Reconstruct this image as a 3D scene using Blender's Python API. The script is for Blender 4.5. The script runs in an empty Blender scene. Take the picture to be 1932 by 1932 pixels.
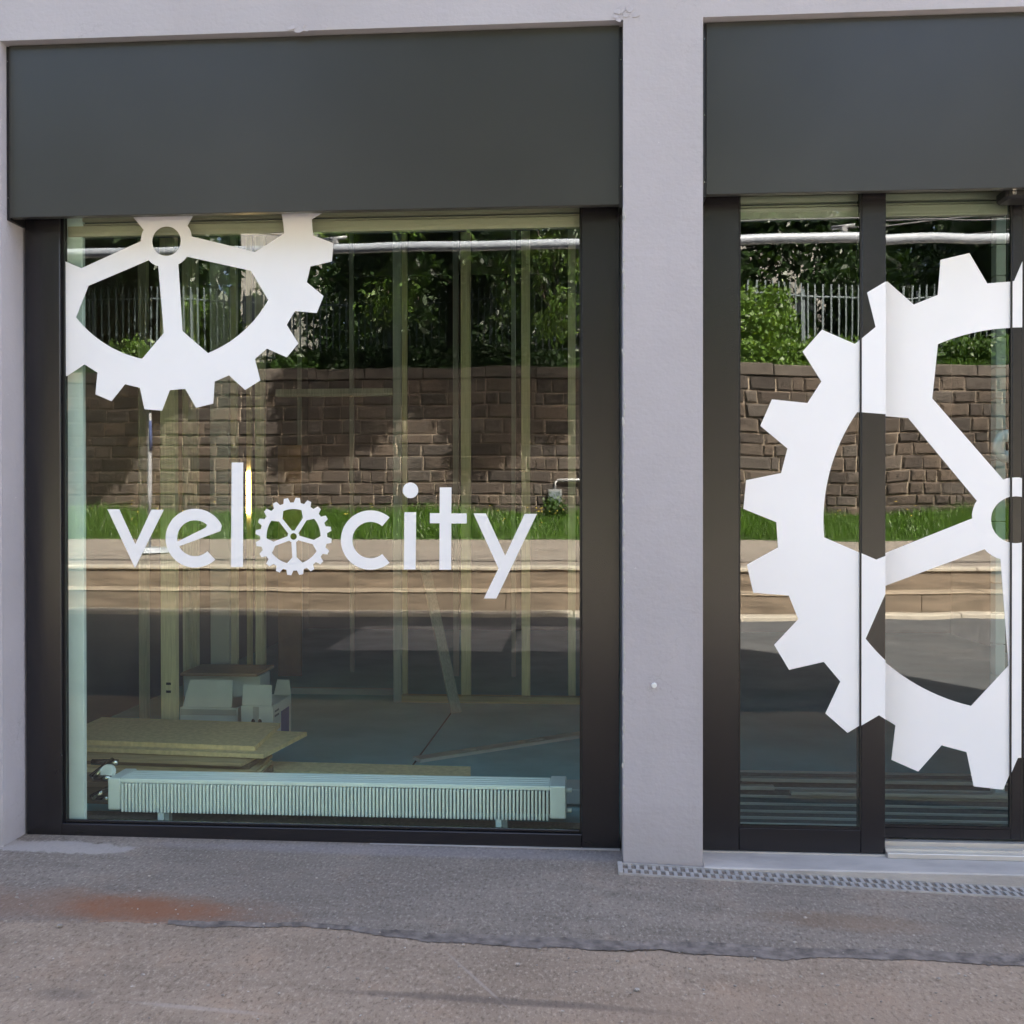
import bpy, bmesh, math, random
import numpy as np
from mathutils import Vector, Matrix
R = math.radians
scene = bpy.context.scene
COL = scene.collection
random.seed(7); rng = np.random.default_rng(11)

# ------------------------------------------------------------------ camera
CAM = Vector((0.0, -4.6, 1.61)); YAW, PITCH, ROLL = R(4.0), R(-0.35), R(-0.05)
cd = bpy.data.cameras.new('camera'); cam = bpy.data.objects.new('camera', cd); COL.objects.link(cam)
fwd = Vector((-math.sin(YAW)*math.cos(PITCH), math.cos(YAW)*math.cos(PITCH), math.sin(PITCH)))
rt = Vector((math.cos(YAW), math.sin(YAW), 0)); up = rt.cross(fwd)
rt, up = rt*math.cos(ROLL)+up*math.sin(ROLL), up*math.cos(ROLL)-rt*math.sin(ROLL)
m = Matrix((rt, up, -fwd)).transposed().to_4x4(); m.translation = CAM
cam.matrix_world = m
cd.sensor_width = 36; cd.lens = 36; cd.clip_end = 2000; cd.clip_start = 0.05
scene.camera = cam

# ------------------------------------------------------------------ light
SUN_AZ, SUN_EL = R(34.2), R(47)          # azimuth from +Y towards +X
w = bpy.data.worlds.new('World'); scene.world = w; w.use_nodes = True
nt = w.node_tree; bg = nt.nodes['Background']
sk = nt.nodes.new('ShaderNodeTexSky'); sk.sky_type = 'NISHITA'; sk.sun_disc = False
sk.sun_elevation = SUN_EL; sk.sun_rotation = SUN_AZ; sk.air_density = 0.75; sk.dust_density = 6.0; sk.ozone_density = 0.4
nt.links.new(sk.outputs[0], bg.inputs[0]); bg.inputs[1].default_value = 0.11
sd = bpy.data.lights.new('sun', 'SUN'); sd.energy = 5.0; sd.angle = R(0.55); sd.color = (1.0, 0.95, 0.86)
so = bpy.data.objects.new('sun', sd); COL.objects.link(so)
sv = Vector((math.sin(SUN_AZ)*math.cos(SUN_EL), math.cos(SUN_AZ)*math.cos(SUN_EL), math.sin(SUN_EL)))
so.rotation_euler = sv.to_track_quat('Z', 'Y').to_euler(); so.location = sv*60
vs = scene.view_settings; vs.view_transform = 'Standard'; vs.look = 'None'; vs.gamma = 1.0; vs.exposure = 3.02
scene.cycles.max_bounces = 7; scene.cycles.diffuse_bounces = 4; scene.cycles.transparent_max_bounces = 12
scene.cycles.sample_clamp_indirect = 6.0; scene.cycles.use_denoising = True

# ------------------------------------------------------------------ measuring helpers
GY = 0.222                                # plane of the shop window glass
def at(px, py, Y):
    """point on the plane y=Y seen at photo position px,py (0..1932)"""
    d = fwd + rt*((px-966)/1932) - up*((py-966)/1932)
    return CAM + d*((Y-CAM.y)/d.y)
def ref(px, py, Y):
    """point on the plane y=Y in front of the glass that is seen mirrored in it"""
    p = at(px, py, 2*GY-Y); return Vector((p.x, Y, p.z))

# ------------------------------------------------------------------ materials
MATS = {}
def newmat(name):
    mt = bpy.data.materials.new(name); mt.use_nodes = True; MATS[name] = mt
    return mt, mt.node_tree, mt.node_tree.nodes['Principled BSDF']
def N(nt, typ, **kw):
    n = nt.nodes.new(typ)
    for k, v in kw.items():
        if k.startswith('i_'):
            n.inputs[k[2:].replace('_', ' ')].default_value = v
        else: setattr(n, k, v)
    return n
def pos(nt): return N(nt, 'ShaderNodeNewGeometry').outputs['Position']
def noise(nt, scale, detail=4, rough=.55, vec=None, stretch=None):
    n = N(nt, 'ShaderNodeTexNoise'); n.inputs['Scale'].default_value = scale
    n.inputs['Detail'].default_value = detail; n.inputs['Roughness'].default_value = rough
    v = vec or pos(nt)
    if stretch:
        mp = N(nt, 'ShaderNodeMapping'); mp.inputs['Scale'].default_value = stretch
        nt.links.new(v, mp.inputs[0]); v = mp.outputs[0]
    nt.links.new(v, n.inputs['Vector']); return n.outputs['Fac']
def ramp(nt, fac, stops):
    r = N(nt, 'ShaderNodeValToRGB'); e = r.color_ramp.elements
    while len(e) < len(stops): e.new(0.5)
    for el, (p, c) in zip(e, stops):
        el.position = p; el.color = (c, c, c, 1) if not hasattr(c, '__len__') else (*c, 1)
    nt.links.new(fac, r.inputs[0]); return r.outputs[0]
def mix(nt, fac, a, b, mode='MIX'):
    n = N(nt, 'ShaderNodeMix'); n.data_type = 'RGBA'; n.blend_type = mode
    for s, v in ((n.inputs[0], fac), (n.inputs[6], a), (n.inputs[7], b)):
        if isinstance(v, (int, float)): s.default_value = v
        elif isinstance(v, tuple): s.default_value = (*v, 1)
        else: nt.links.new(v, s)
    return n.outputs[2]
def mth(nt, op, a, b=None, c=None, clamp=False):
    n = N(nt, 'ShaderNodeMath'); n.operation = op; n.use_clamp = clamp
    for i, v in enumerate((a, b, c)):
        if v is None: continue
        if isinstance(v, (int, float)): n.inputs[i].default_value = v
        else: nt.links.new(v, n.inputs[i])
    return n.outputs[0]
def bump(nt, bsdf, h, strength=.2, dist=.01):
    b = N(nt, 'ShaderNodeBump'); b.inputs['Strength'].default_value = strength; b.inputs['Distance'].default_value = dist
    nt.links.new(h, b.inputs['Height']); nt.links.new(b.outputs[0], bsdf.inputs['Normal']); return b
def simple(name, col, rough=.6, metal=0, var=.12, scale=8, bmp=0, bscale=60, spec=.5, stretch=None):
    mt, nt, b = newmat(name)
    a = tuple(c*(1-var) for c in col); d = tuple(min(1, c*(1+var)) for c in col)
    f = noise(nt, scale, 5, stretch=stretch)
    nt.links.new(ramp(nt, f, ((.3, a), (.7, d))), b.inputs['Base Color'])
    b.inputs['Roughness'].default_value = rough; b.inputs['Metallic'].default_value = metal
    b.inputs['Specular IOR Level'].default_value = spec
    if bmp: bump(nt, b, noise(nt, bscale, 5, stretch=stretch), bmp)
    return mt

# painted render of the facade
mt, t, b = newmat('facade_paint')
c = mix(t, ramp(t, noise(t, 1.3, 6), ((.3, 0.), (.72, 1.))), (.410, .396, .420), (.458, .442, .468))
c = mix(t, mth(t, 'MULTIPLY', ramp(t, noise(t, 3.0, 8, .7, stretch=(1, 1, .12)), ((.55, 0.), (.78, 1.))), .35), c, (.36, .335, .345))
crk = mth(t, 'ABSOLUTE', mth(t, 'SUBTRACT', noise(t, 1.9, 9, .62), .5))
crk = mth(t, 'MULTIPLY', ramp(t, crk, ((.0, 1.), (.0035, 0.))), ramp(t, noise(t, .8, 3), ((.52, 0.), (.60, 1.))))
c = mix(t, mth(t, 'MULTIPLY', crk, .45), c, (.20, .185, .19))
c = mix(t, mth(t, 'MULTIPLY', ramp(t, noise(t, .55, 6, .7), ((.45, 0.), (.62, 1.))), .25), c, (.36, .345, .36))
chips = ramp(t, noise(t, 19, 3, .6), ((.735, 0.), (.75, 1.)))
c = mix(t, mth(t, 'MULTIPLY', chips, .6), c, (.60, .58, .57))
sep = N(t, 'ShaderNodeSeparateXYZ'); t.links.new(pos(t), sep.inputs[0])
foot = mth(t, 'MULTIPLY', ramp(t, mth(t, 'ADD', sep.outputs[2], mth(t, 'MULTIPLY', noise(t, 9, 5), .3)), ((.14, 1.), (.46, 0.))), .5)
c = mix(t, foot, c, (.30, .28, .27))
t.links.new(c, b.inputs['Base Color']); b.inputs['Roughness'].default_value = .75; b.inputs['Specular IOR Level'].default_value = .3
h = mth(t, 'ADD', mth(t, 'MULTIPLY', noise(t, 45, 6), .6), mth(t, 'MULTIPLY', noise(t, 6, 3, stretch=(.5, 1, 1.6)), 1.0))
h = mth(t, 'ADD', h, mth(t, 'MULTIPLY', chips, -.7))
bump(t, b, h, .5, .007)

# asphalt, front court and apron
def asphalt(name, c0, c1, fleck, extra=None, grain=58, bs=.8):
    mt, t, b = newmat(name)
    c = mix(t, ramp(t, noise(t, 1.1, 7, .62), ((.32, 0.), (.7, 1.))), c0, c1)
    c = mix(t, ramp(t, noise(t, 4.5, 8, .75, stretch=(.3, 1.2, 1)), ((.44, 0.), (.72, .7))), c, tuple(x*.70 for x in c0))
    c = mix(t, ramp(t, noise(t, 2.3, 8, .7), ((.52, 0.), (.75, .5))), c, (c1[0]*1.15, c1[1]*.98, c1[2]*.86))
    g1 = noise(t, grain, 3, .75, stretch=(1, .5, 1))
    c = mix(t, ramp(t, g1, ((.55, 0.), (.66, .8))), c, fleck)
    c = mix(t, ramp(t, g1, ((.34, .65), (.45, 0.))), c, tuple(x*.48 for x in c0))
    spark = ramp(t, noise(t, 33, 2, .5), ((.77, 0.), (.785, .8)))
    c = mix(t, spark, c, (.52, .48, .44))
    if extra: c = extra(t, c)
    t.links.new(c, b.inputs['Base Color']); b.inputs['Roughness'].default_value = .85; b.inputs['Specular IOR Level'].default_value = .2
    bump(t, b, mth(t, 'ADD', g1, mth(t, 'MULTIPLY', noise(t, 14, 5), .8)), bs, .008)
    return mt
def ellipse(t, cx, cy, rx, ry, rot=0, wob=.5, ns=3.5):
    sp = N(t, 'ShaderNodeSeparateXYZ'); t.links.new(pos(t), sp.inputs[0])
    x = mth(t, 'SUBTRACT', sp.outputs[0], cx); y = mth(t, 'SUBTRACT', sp.outputs[1], cy)
    ca, sa = math.cos(rot), math.sin(rot)
    u = mth(t, 'DIVIDE', mth(t, 'ADD', mth(t, 'MULTIPLY', x, ca), mth(t, 'MULTIPLY', y, sa)), rx)
    v = mth(t, 'DIVIDE', mth(t, 'SUBTRACT', mth(t, 'MULTIPLY', y, ca), mth(t, 'MULTIPLY', x, sa)), ry)
    d = mth(t, 'ADD', mth(t, 'MULTIPLY', u, u), mth(t, 'MULTIPLY', v, v))
    n1 = mth(t, 'MULTIPLY', mth(t, 'SUBTRACT', noise(t, ns, 8, .72), .5), wob*2.6)
    return mth(t, 'ADD', d, mth(t, 'ADD', n1, mth(t, 'MULTIPLY', mth(t, 'SUBTRACT', noise(t, 48, 3, .8), .5), .9)))
def gnd(px, py, z=0.0):
    d = fwd + rt*((px-966)/1932) - up*((py-966)/1932); k = (z-CAM.z)/d.z; return CAM + d*k
def apron_extra(t, c):
    s = gnd(275, 1722); s2 = gnd(110, 1712); s3 = gnd(1600, 1728); s4 = gnd(90, 1604); s5 = gnd(820, 1625)
    c = mix(t, mth(t, 'MULTIPLY', ramp(t, ellipse(t, s2.x, s2.y, 1.15, .20, -.05, .8, 5), ((.1, 1.), (1.1, 0.))), .5), c, (.22, .13, .085))
    c = mix(t, mth(t, 'MULTIPLY', ramp(t, ellipse(t, s.x, s.y, .44, .15, -.10, .75, 4.5), ((.05, 1.), (1.1, 0.))), .72), c, (.25, .105, .052))
    c = mix(t, mth(t, 'MULTIPLY', ramp(t, ellipse(t, s3.x, s3.y, .42, .11, 0, .6), ((.2, 1.), (1.0, 0.))), .35), c, (.21, .13, .075))
    c = mix(t, mth(t, 'MULTIPLY', ramp(t, ellipse(t, s4.x, s4.y, .55, .10, 0, .9, 7), ((.5, 1.), (.8, 0.))), .7), c, (.40, .37, .35))
    c = mix(t, mth(t, 'MULTIPLY', ramp(t, ellipse(t, s5.x, .09, 1.5, .09, 0, .5, 6), ((.3, 1.), (1.0, 0.))), .35), c, (.30, .29, .31))
    return c
asphalt('apron_asphalt', (.20, .172, .146), (.262, .227, .192), (.36, .32, .275), apron_extra, 78)
def court_extra(t, c):
    for (px, py, rx, ry, rot, col, f) in ((900, 1850, .30, .007, -1.0, (.34, .29, .25), .7), (370, 1905, .28, .016, -.1, (.42, .37, .33), .38),
            (960, 1890, .7, .03, -.05, (.11, .09, .08), .6), (120, 1880, .12, .05, 0, (.10, .085, .08), .35), (1500, 1900, .9, .2, .2, (.26, .19, .14), .3)):
        s = gnd(px, py)
        c = mix(t, mth(t, 'MULTIPLY', ramp(t, ellipse(t, s.x, s.y, rx, ry, rot, .45, 7), ((.2, 1.), (1.0, 0.))), f), c, col)
    return c
asphalt('court_asphalt', (.265, .208, .158), (.332, .265, .204), (.41, .34, .27), court_extra, 74, .6)
asphalt('street_asphalt', (.095, .098, .104), (.145, .148, .152), (.19, .19, .19), None, 40, .3)
asphalt('pavement_asphalt', (.26, .23, .20), (.33, .295, .255), (.38, .34, .30), None, 40, .2)
simple('tar', (.155, .135, .122), .85, var=.5, scale=22, bmp=.5, bscale=50)
simple('concrete', (.40, .38, .36), .8, var=.22, scale=5, bmp=.35, bscale=70, stretch=(.5, 1, 1))
simple('galvanised', (.38, .37, .36), .5, metal=.15, var=.18, scale=18)
simple('aluminium', (.62, .61, .58), .38, metal=.6, var=.06, scale=6)
simple('rail_aluminium', (.46, .37, .285), .5, var=.06, scale=3, stretch=(.2, 1, 4))
simple('grit_stone', (.30, .27, .24), .8, var=.6, scale=30)
simple('black_plastic', (.012, .012, .013), .4)
simple('dark_void', (.006, .006, .007), .8)  # near-black; shade inside slots, holes and gaps is put into this colour
simple('chrome', (.55, .53, .5), .22, metal=1, var=.15, scale=30)
def metalpaint(name, col, rough, spec, dusty=True):
    mt, t, b = newmat(name)
    f = noise(t, 2.2, 4); fine = noise(t, 900, 2)
    c = mix(t, ramp(t, f, ((.35, 0.), (.7, 1.))), tuple(x*.92 for x in col), tuple(x*1.08 for x in col))
    dust = ramp(t, noise(t, 6, 8, .75), ((.55, 0.), (.95, .05)))
    if dusty: c = mix(t, dust, c, tuple(x*1.8+.01 for x in col))
    t.links.new(c, b.inputs['Base Color']); b.inputs['Specular IOR Level'].default_value = spec
    va = .04 if dusty else .02
    t.links.new(mth(t, 'ADD', mth(t, 'MULTIPLY', noise(t, 3, 6, .6), va), rough-va/2), b.inputs['Roughness'])
    if dusty: bump(t, b, mth(t, 'ADD', mth(t, 'MULTIPLY', fine, .1), mth(t, 'MULTIPLY', noise(t, 1.4, 1), .6)), .04, .01)
    return mt
metalpaint('box_metal', (.032, .032, .0285), .30, .7)
metalpaint('frame_metal', (.0115, .011, .014), .27, .55, False)
# window vinyl
mt, t, b = newmat('white_vinyl')
f = noise(t, 1.6, 4); t.links.new(ramp(t, f, ((.3, (.87, .885, .90)), (.7, (.905, .92, .935)))), b.inputs['Base Color'])
b.inputs['Roughness'].default_value = .38; b.inputs['Specular IOR Level'].default_value = .4
# glass: reflecting coated face and clear remainder
def glass(name, tint, ior, wave, wscale):
    mt, t, b = newmat(name); t.nodes.remove(b)
    out = t.nodes['Material Output']
    tr = N(t, 'ShaderNodeBsdfTransparent'); tr.inputs[0].default_value = (*tint, 1)
    gl = N(t, 'ShaderNodeBsdfGlossy'); gl.inputs['Roughness'].default_value = 0.0; gl.inputs[0].default_value = (1.0, .99, .95, 1)
    g_ = N(t, 'ShaderNodeNewGeometry'); dp = N(t, 'ShaderNodeVectorMath'); dp.operation = 'DOT_PRODUCT'
    t.links.new(g_.outputs['Normal'], dp.inputs[0]); t.links.new(g_.outputs['Incoming'], dp.inputs[1])
    r0 = ((ior-1)/(ior+1))**2; inv = mth(t, 'SUBTRACT', 1.0, mth(t, 'ABSOLUTE', dp.outputs['Value']), clamp=True)
    fac = mth(t, 'ADD', mth(t, 'MULTIPLY', mth(t, 'POWER', inv, 5.0), 1-r0), r0)
    mx = N(t, 'ShaderNodeMixShader')
    bp = N(t, 'ShaderNodeBump'); bp.inputs['Strength'].default_value = 1; bp.inputs['Distance'].default_value = wave
    t.links.new(noise(t, wscale, 1, .3, stretch=(1, 1, .35)), bp.inputs['Height']); t.links.new(bp.outputs[0], gl.inputs['Normal'])
    t.links.new(fac, mx.inputs[0]); t.links.new(tr.outputs[0], mx.inputs[1]); t.links.new(gl.outputs[0], mx.inputs[2])
    t.links.new(mx.outputs[0], out.inputs[0]); return mt
glass('pane_glass', (.865, 1.0, .935), 1.96, .0018, 1.7)
glass('door_glass', (.76, .92, .90), 2.0, .0035, 1.9)
mt, t, b = newmat('clear_back'); t.nodes.remove(b)
tr = N(t, 'ShaderNodeBsdfTransparent'); tr.inputs[0].default_value = (.98, .99, .985, 1); t.links.new(tr.outputs[0], t.nodes['Material Output'].inputs[0])
# interior
simple('shop_concrete', (.22, .42, .45), .7, var=.16, scale=2.2, bmp=.1)
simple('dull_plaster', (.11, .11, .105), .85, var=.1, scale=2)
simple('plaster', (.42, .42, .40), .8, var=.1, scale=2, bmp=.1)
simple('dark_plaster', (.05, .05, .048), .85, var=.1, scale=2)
simple('white_enamel', (.88, .89, .87), .35, var=.03)
simple('stud_zinc', (.66, .62, .46), .45, metal=.25, var=.12, scale=14, stretch=(8, 8, .5))
simple('stud_timber', (.70, .62, .38), .7, var=.15, scale=9, stretch=(12, 12, .6), bmp=.15)
simple('grey_timber', (.33, .32, .27), .8, var=.2, scale=9, stretch=(12, 12, .6))
simple('plank_wood', (.58, .42, .22), .7, var=.22, scale=7, stretch=(.5, 6, 9), bmp=.2)
simple('board_dark', (.26, .17, .10), .75, var=.25, scale=7, stretch=(.5, 6, 9), bmp=.2)
simple('chipboard', (.76, .58, .32), .75, var=.16, scale=35, bmp=.2)
simple('copper_panel', (.22, .12, .055), .6, var=.2, scale=5)
simple('carton_white', (.72, .73, .72), .7, var=.05, scale=6)
simple('carton_brown', (.36, .24, .15), .8, var=.1, scale=9)
simple('post_dark', (.12, .14, .17), .6)
simple('print_blue', (.03, .07, .30), .5)
simple('blue_tape', (.02, .22, .48), .5)
simple('mat_rubber', (.10, .12, .12), .8, var=.3, scale=40, bmp=.3)
simple('plastic_sheet', (.035, .042, .045), .4, var=.1)
mt, t, b = newmat('lamp_glow'); b.inputs['Base Color'].default_value = (1, .8, .5, 1)
b.inputs['Emission Color'].default_value = (1, .62, .26, 1); b.inputs['Emission Strength'].default_value = 7
# opposite side
mt, t, b = newmat('sandstone')
oi = N(t, 'ShaderNodeObjectInfo'); gi = N(t, 'ShaderNodeNewGeometry')
rnd = mth(t, 'FRACT', mth(t, 'ADD', oi.outputs['Random'], gi.outputs['Random Per Island']))
c = ramp(t, rnd, ((0., (.048, .039, .034)), (.3, (.095, .074, .06)), (.65, (.15, .113, .085)), (.85, (.118, .102, .088)), (1., (.07, .055, .046))))
c = mix(t, ramp(t, noise(t, 1.7, 9, .75), ((.44, 0.), (.66, .85))), c, (.05, .042, .037))
c = mix(t, ramp(t, noise(t, 11, 7, .75), ((.58, 0.), (.78, .55))), c, (.24, .19, .145))
t.links.new(c, b.inputs['Base Color']); b.inputs['Roughness'].default_value = .9
bump(t, b, mth(t, 'ADD', noise(t, 9, 8, .7), mth(t, 'MULTIPLY', noise(t, 40, 4), .4)), .9, .05)
simple('mortar', (.36, .30, .23), .9, var=.15, scale=10, bmp=.3)
simple('coping_stone', (.10, .085, .072), .9, var=.35, scale=4, bmp=.5, bscale=14)
simple('kerb_granite', (.46, .42, .35), .75, var=.14, scale=30)
simple('step_stone', (.20, .158, .118), .85, var=.42, scale=3.5, bmp=.5, bscale=12, stretch=(.4, 1, 2.5))
simple('nosing_stone', (.33, .27, .20), .8, var=.35, scale=6)
simple('plate_stone', (.26, .25, .24), .8, var=.2, scale=3)
simple('soil_green', (.055, .10, .025), .95, var=.4, scale=5)
simple('fence_paint', (.16, .20, .22), .5, var=.1)
simple('post_grey', (.4, .41, .42), .4, metal=.4)
simple('house_wall', (.34, .33, .31), .85, var=.05, scale=2)
simple('roof_tile', (.10, .09, .085), .85, var=.2, scale=12)
simple('window_dark', (.03, .035, .04), .1)
simple('bark', (.07, .05, .036), .9, var=.35, scale=6, stretch=(5, 5, .6), bmp=.7, bscale=20)
simple('pipe_white', (.42, .46, .52), .35, var=.05)
simple('cable', (.12, .12, .13), .5)
simple('flower_yellow', (.60, .46, .08), .7)
simple('ceramic_white', (.8, .8, .76), .3, var=.03)
simple('cloth_white', (.36, .37, .40), .8, var=.06)
simple('cloth_blue', (.05, .075, .19), .8, var=.1)
def leafmat(name, lo, hi):
    mt, t, b = newmat(name); t.nodes.remove(b); out = t.nodes['Material Output']
    g = N(t, 'ShaderNodeNewGeometry')
    f = mth(t, 'ADD', mth(t, 'MULTIPLY', g.outputs['Random Per Island'], .6), mth(t, 'MULTIPLY', noise(t, .9, 4), .4))
    c = ramp(t, f, ((.2, lo), (.8, hi)))
    d = N(t, 'ShaderNodeBsdfDiffuse'); tl = N(t, 'ShaderNodeBsdfTranslucent'); gl = N(t, 'ShaderNodeBsdfGlossy'); gl.inputs['Roughness'].default_value = .45
    t.links.new(c, d.inputs[0]); t.links.new(mix(t, 1.0, c, (1.25, 1.15, .5), 'MULTIPLY'), tl.inputs[0])
    m1 = N(t, 'ShaderNodeMixShader'); m1.inputs[0].default_value = .38; m2 = N(t, 'ShaderNodeMixShader'); m2.inputs[0].default_value = .05
    t.links.new(d.outputs[0], m1.inputs[1]); t.links.new(tl.outputs[0], m1.inputs[2])
    t.links.new(m1.outputs[0], m2.inputs[1]); t.links.new(gl.outputs[0], m2.inputs[2]); t.links.new(m2.outputs[0], out.inputs[0])
leafmat('leaf_dark', (.014, .034, .010), (.04, .085, .02))  # darker leaf copy; deep shade of the crowns is put into the colour
leafmat('leaf_mid', (.04, .09, .016), (.09, .18, .035))
leafmat('leaf_bright', (.09, .18, .025), (.18, .31, .055))  # brighter leaf copy; sunlight on the hanging sprays is put into the colour
leafmat('grass_blade', (.06, .14, .015), (.13, .26, .03))

# ------------------------------------------------------------------ object helpers
WL = {}
def place(o, loc, parent=None):
    loc = Vector(loc); WL[o] = loc
    COL.objects.link(o)
    if parent is not None:
        o.parent = parent; o.location = loc - WL[parent]
    else: o.location = loc
    return o
def tag(o, label=None, cat=None, group=None, kind=None):
    for k, v in (('label', label), ('category', cat), ('group', group), ('kind', kind)):
        if v: o[k] = v
    return o
def empty(name, loc, label=None, cat=None, group=None):
    o = bpy.data.objects.new(name, None); o.empty_display_size = .1
    place(o, loc); tag(o, label, cat, group); return o
def mesh_from(bm, name, mat, smooth=False):
    me = bpy.data.meshes.new(name)
    bmesh.ops.recalc_face_normals(bm, faces=bm.faces)
    bm.to_mesh(me); bm.free()
    for mm in (mat if isinstance(mat, (list, tuple)) else [mat]): me.materials.append(MATS[mm])
    if smooth:
        for p in me.polygons: p.use_smooth = True
    return me
def obj(name, me, loc=(0, 0, 0), parent=None): return place(bpy.data.objects.new(name, me), loc, parent)
def addbox(bm, x0, x1, y0, y1, z0, z1, bev=0):
    r = bmesh.ops.create_cube(bm, size=1)
    vs_ = r['verts']
    for v in vs_: v.co = Vector(((x0+x1)/2+v.co.x*(x1-x0), (y0+y1)/2+v.co.y*(y1-y0), (z0+z1)/2+v.co.z*(z1-z0)))
    if bev:
        es = list({e for v in vs_ for e in v.link_edges})
        bmesh.ops.bevel(bm, geom=es, offset=bev, segments=1, affect='EDGES')
def box(name, xr, yr, zr, mat, parent=None, bev=0):
    c = Vector(((xr[0]+xr[1])/2, (yr[0]+yr[1])/2, (zr[0]+zr[1])/2))
    bm = bmesh.new(); addbox(bm, xr[0]-c.x, xr[1]-c.x, yr[0]-c.y, yr[1]-c.y, zr[0]-c.z, zr[1]-c.z, bev)
    return obj(name, mesh_from(bm, name, mat), c, parent)
def tube_bm(bm, pts, radii, seg=8, cap=True):
    rings = []
    for i, p in enumerate(pts):
        p = Vector(p); a = Vector(pts[max(i-1, 0)]); b_ = Vector(pts[min(i+1, len(pts)-1)])
        d = (b_-a).normalized(); n = d.orthogonal().normalized() if abs(d.z) < .9 else Vector((1, 0, 0))
        n = (n-d*n.dot(d)).normalized(); q = d.cross(n); r = radii[i] if hasattr(radii, '__len__') else radii
        rings.append([bm.verts.new(p+(n*math.cos(2*math.pi*k/seg)+q*math.sin(2*math.pi*k/seg))*r) for k in range(seg)])
    for A, B in zip(rings, rings[1:]):
        for k in range(seg): bm.faces.new((A[k], A[(k+1) % seg], B[(k+1) % seg], B[k]))
    if cap: bm.faces.new(rings[0][::-1]); bm.faces.new(rings[-1])
def tube(name, pts, radii, mat, parent=None, seg=8):
    c = Vector(pts[0]); bm = bmesh.new(); tube_bm(bm, [Vector(p)-c for p in pts], radii, seg)
    return obj(name, mesh_from(bm, name, mat, True), c, parent)
def prism(name, quad_pts, thick, mat, parent=None):
    """polygon in the xz plane (world points at one y), extruded to +y"""
    c = Vector(quad_pts[0]); bm = bmesh.new()
    f = bm.faces.new([bm.verts.new(Vector(p)-c) for p in quad_pts])
    r = bmesh.ops.extrude_face_region(bm, geom=[f])
    for v in r['geom']:
        if isinstance(v, bmesh.types.BMVert): v.co.y += thick
    return obj(name, mesh_from(bm, name, mat), c, parent)
def grid_sheet(name, xs, ys, zf, mat, kind='structure', parent=None):
    bm = bmesh.new(); V = [[bm.verts.new((x, y, zf(x, y))) for x in xs] for y in ys]
    for j in range(len(ys)-1):
        for i in range(len(xs)-1): bm.faces.new((V[j][i], V[j][i+1], V[j+1][i+1], V[j+1][i]))
    o = obj(name, mesh_from(bm, name, mat, True), (0, 0, 0), parent)
    if parent is None: o['kind'] = kind
    return o
def lin(a, b, n): return [a+(b-a)*i/n for i in range(n+1)]

# ------------------------------------------------------------------ ground and street
def gz(x, y=0):
    if x < -2.7: z = .011
    elif x < .16: z = .011-.011*(x+2.7)/2.86
    else: z = -.036*(min(x, 4.5)-.16)
    k = min(1, max(0, (-y-2.0)/7.0)); return z*(1-k) - .087*k
grid_sheet('street', [-200, -60, -20]+lin(-8, 8, 32)+[20, 60, 200], [-10.5, -9, -7.5, -6.2, -4.8, -3.4], lambda x, y: gz(x, y), 'street_asphalt')
grid_sheet('forecourt', [-200, -60, -20]+lin(-8, 8, 32)+[20, 60, 200], lin(-3.4, .6, 16), lambda x, y: gz(x, y)-(.0 if y > -6.1 else 0), 'court_asphalt')
# newer asphalt apron with an uneven front edge, and the tar seam along it
edge_px = [(-1500, 1722), (-60, 1738), (120, 1742), (330, 1744), (560, 1750), (760, 1764), (960, 1776), (1150, 1782), (1320, 1788), (1500, 1797), (1700, 1803), (1990, 1810), (3600, 1850)]
edge = []
for i in range(len(edge_px)-1):
    for k in range(40):
        u = k/40; qx, qy = edge_px[i][0]*(1-u)+edge_px[i+1][0]*u, edge_px[i][1]*(1-u)+edge_px[i+1][1]*u; g_ = gnd(qx, qy)
        for _ in range(3): g_ = gnd(qx, qy, gz(g_.x, g_.y))
        edge.append(g_)
eo = [.008*math.sin(i*.083)+.004*math.sin(i*.19+1)+.003*math.sin(i*.31+2)+rng.normal(0, .0022) for i in range(len(edge))]
bm = bmesh.new(); rows = []
for p, o_ in zip(edge, eo):
    y0 = p.y+o_
    rows.append([bm.verts.new((p.x, y0, gz(p.x, y0)-.004)), bm.verts.new((p.x, y0+.012, gz(p.x, y0)+.005))]+
                [bm.verts.new((p.x, y0+.012+(.40-y0)*k/6, gz(p.x, y0)+.007)) for k in range(1, 7)])
for A, B in zip(rows, rows[1:]):
    for k in range(7): bm.faces.new((A[k], B[k], B[k+1], A[k+1]))
o = obj('asphalt_apron', mesh_from(bm, 'asphalt_apron', 'apron_asphalt')); o['kind'] = 'structure'
bm = bmesh.new(); rows = []
for i, (p, o_) in enumerate(zip(edge, eo)):
    if p.x < -1.6: continue
    wdt = .010+.066*min(1, max(0, (p.x+1.6)/1.5))+.012*math.sin(i*.061)+.010*math.sin(i*.13+.5)*math.sin(i*.037)+rng.normal(0, .003)
    y0 = p.y+o_+.022; y1 = y0-wdt
    rows.append([bm.verts.new((p.x, y1, gz(p.x, y1)+.003)), bm.verts.new((p.x, y0-.016, gz(p.x, y0)+.0045)), bm.verts.new((p.x, y0, gz(p.x, y0)+.0095))])
for A, B in zip(rows, rows[1:]):
    for k in range(2): bm.faces.new((A[k], B[k], B[k+1], A[k+1]))
o = obj('tar_seam', mesh_from(bm, 'tar_seam', 'tar')); o['kind'] = 'structure'

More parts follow.
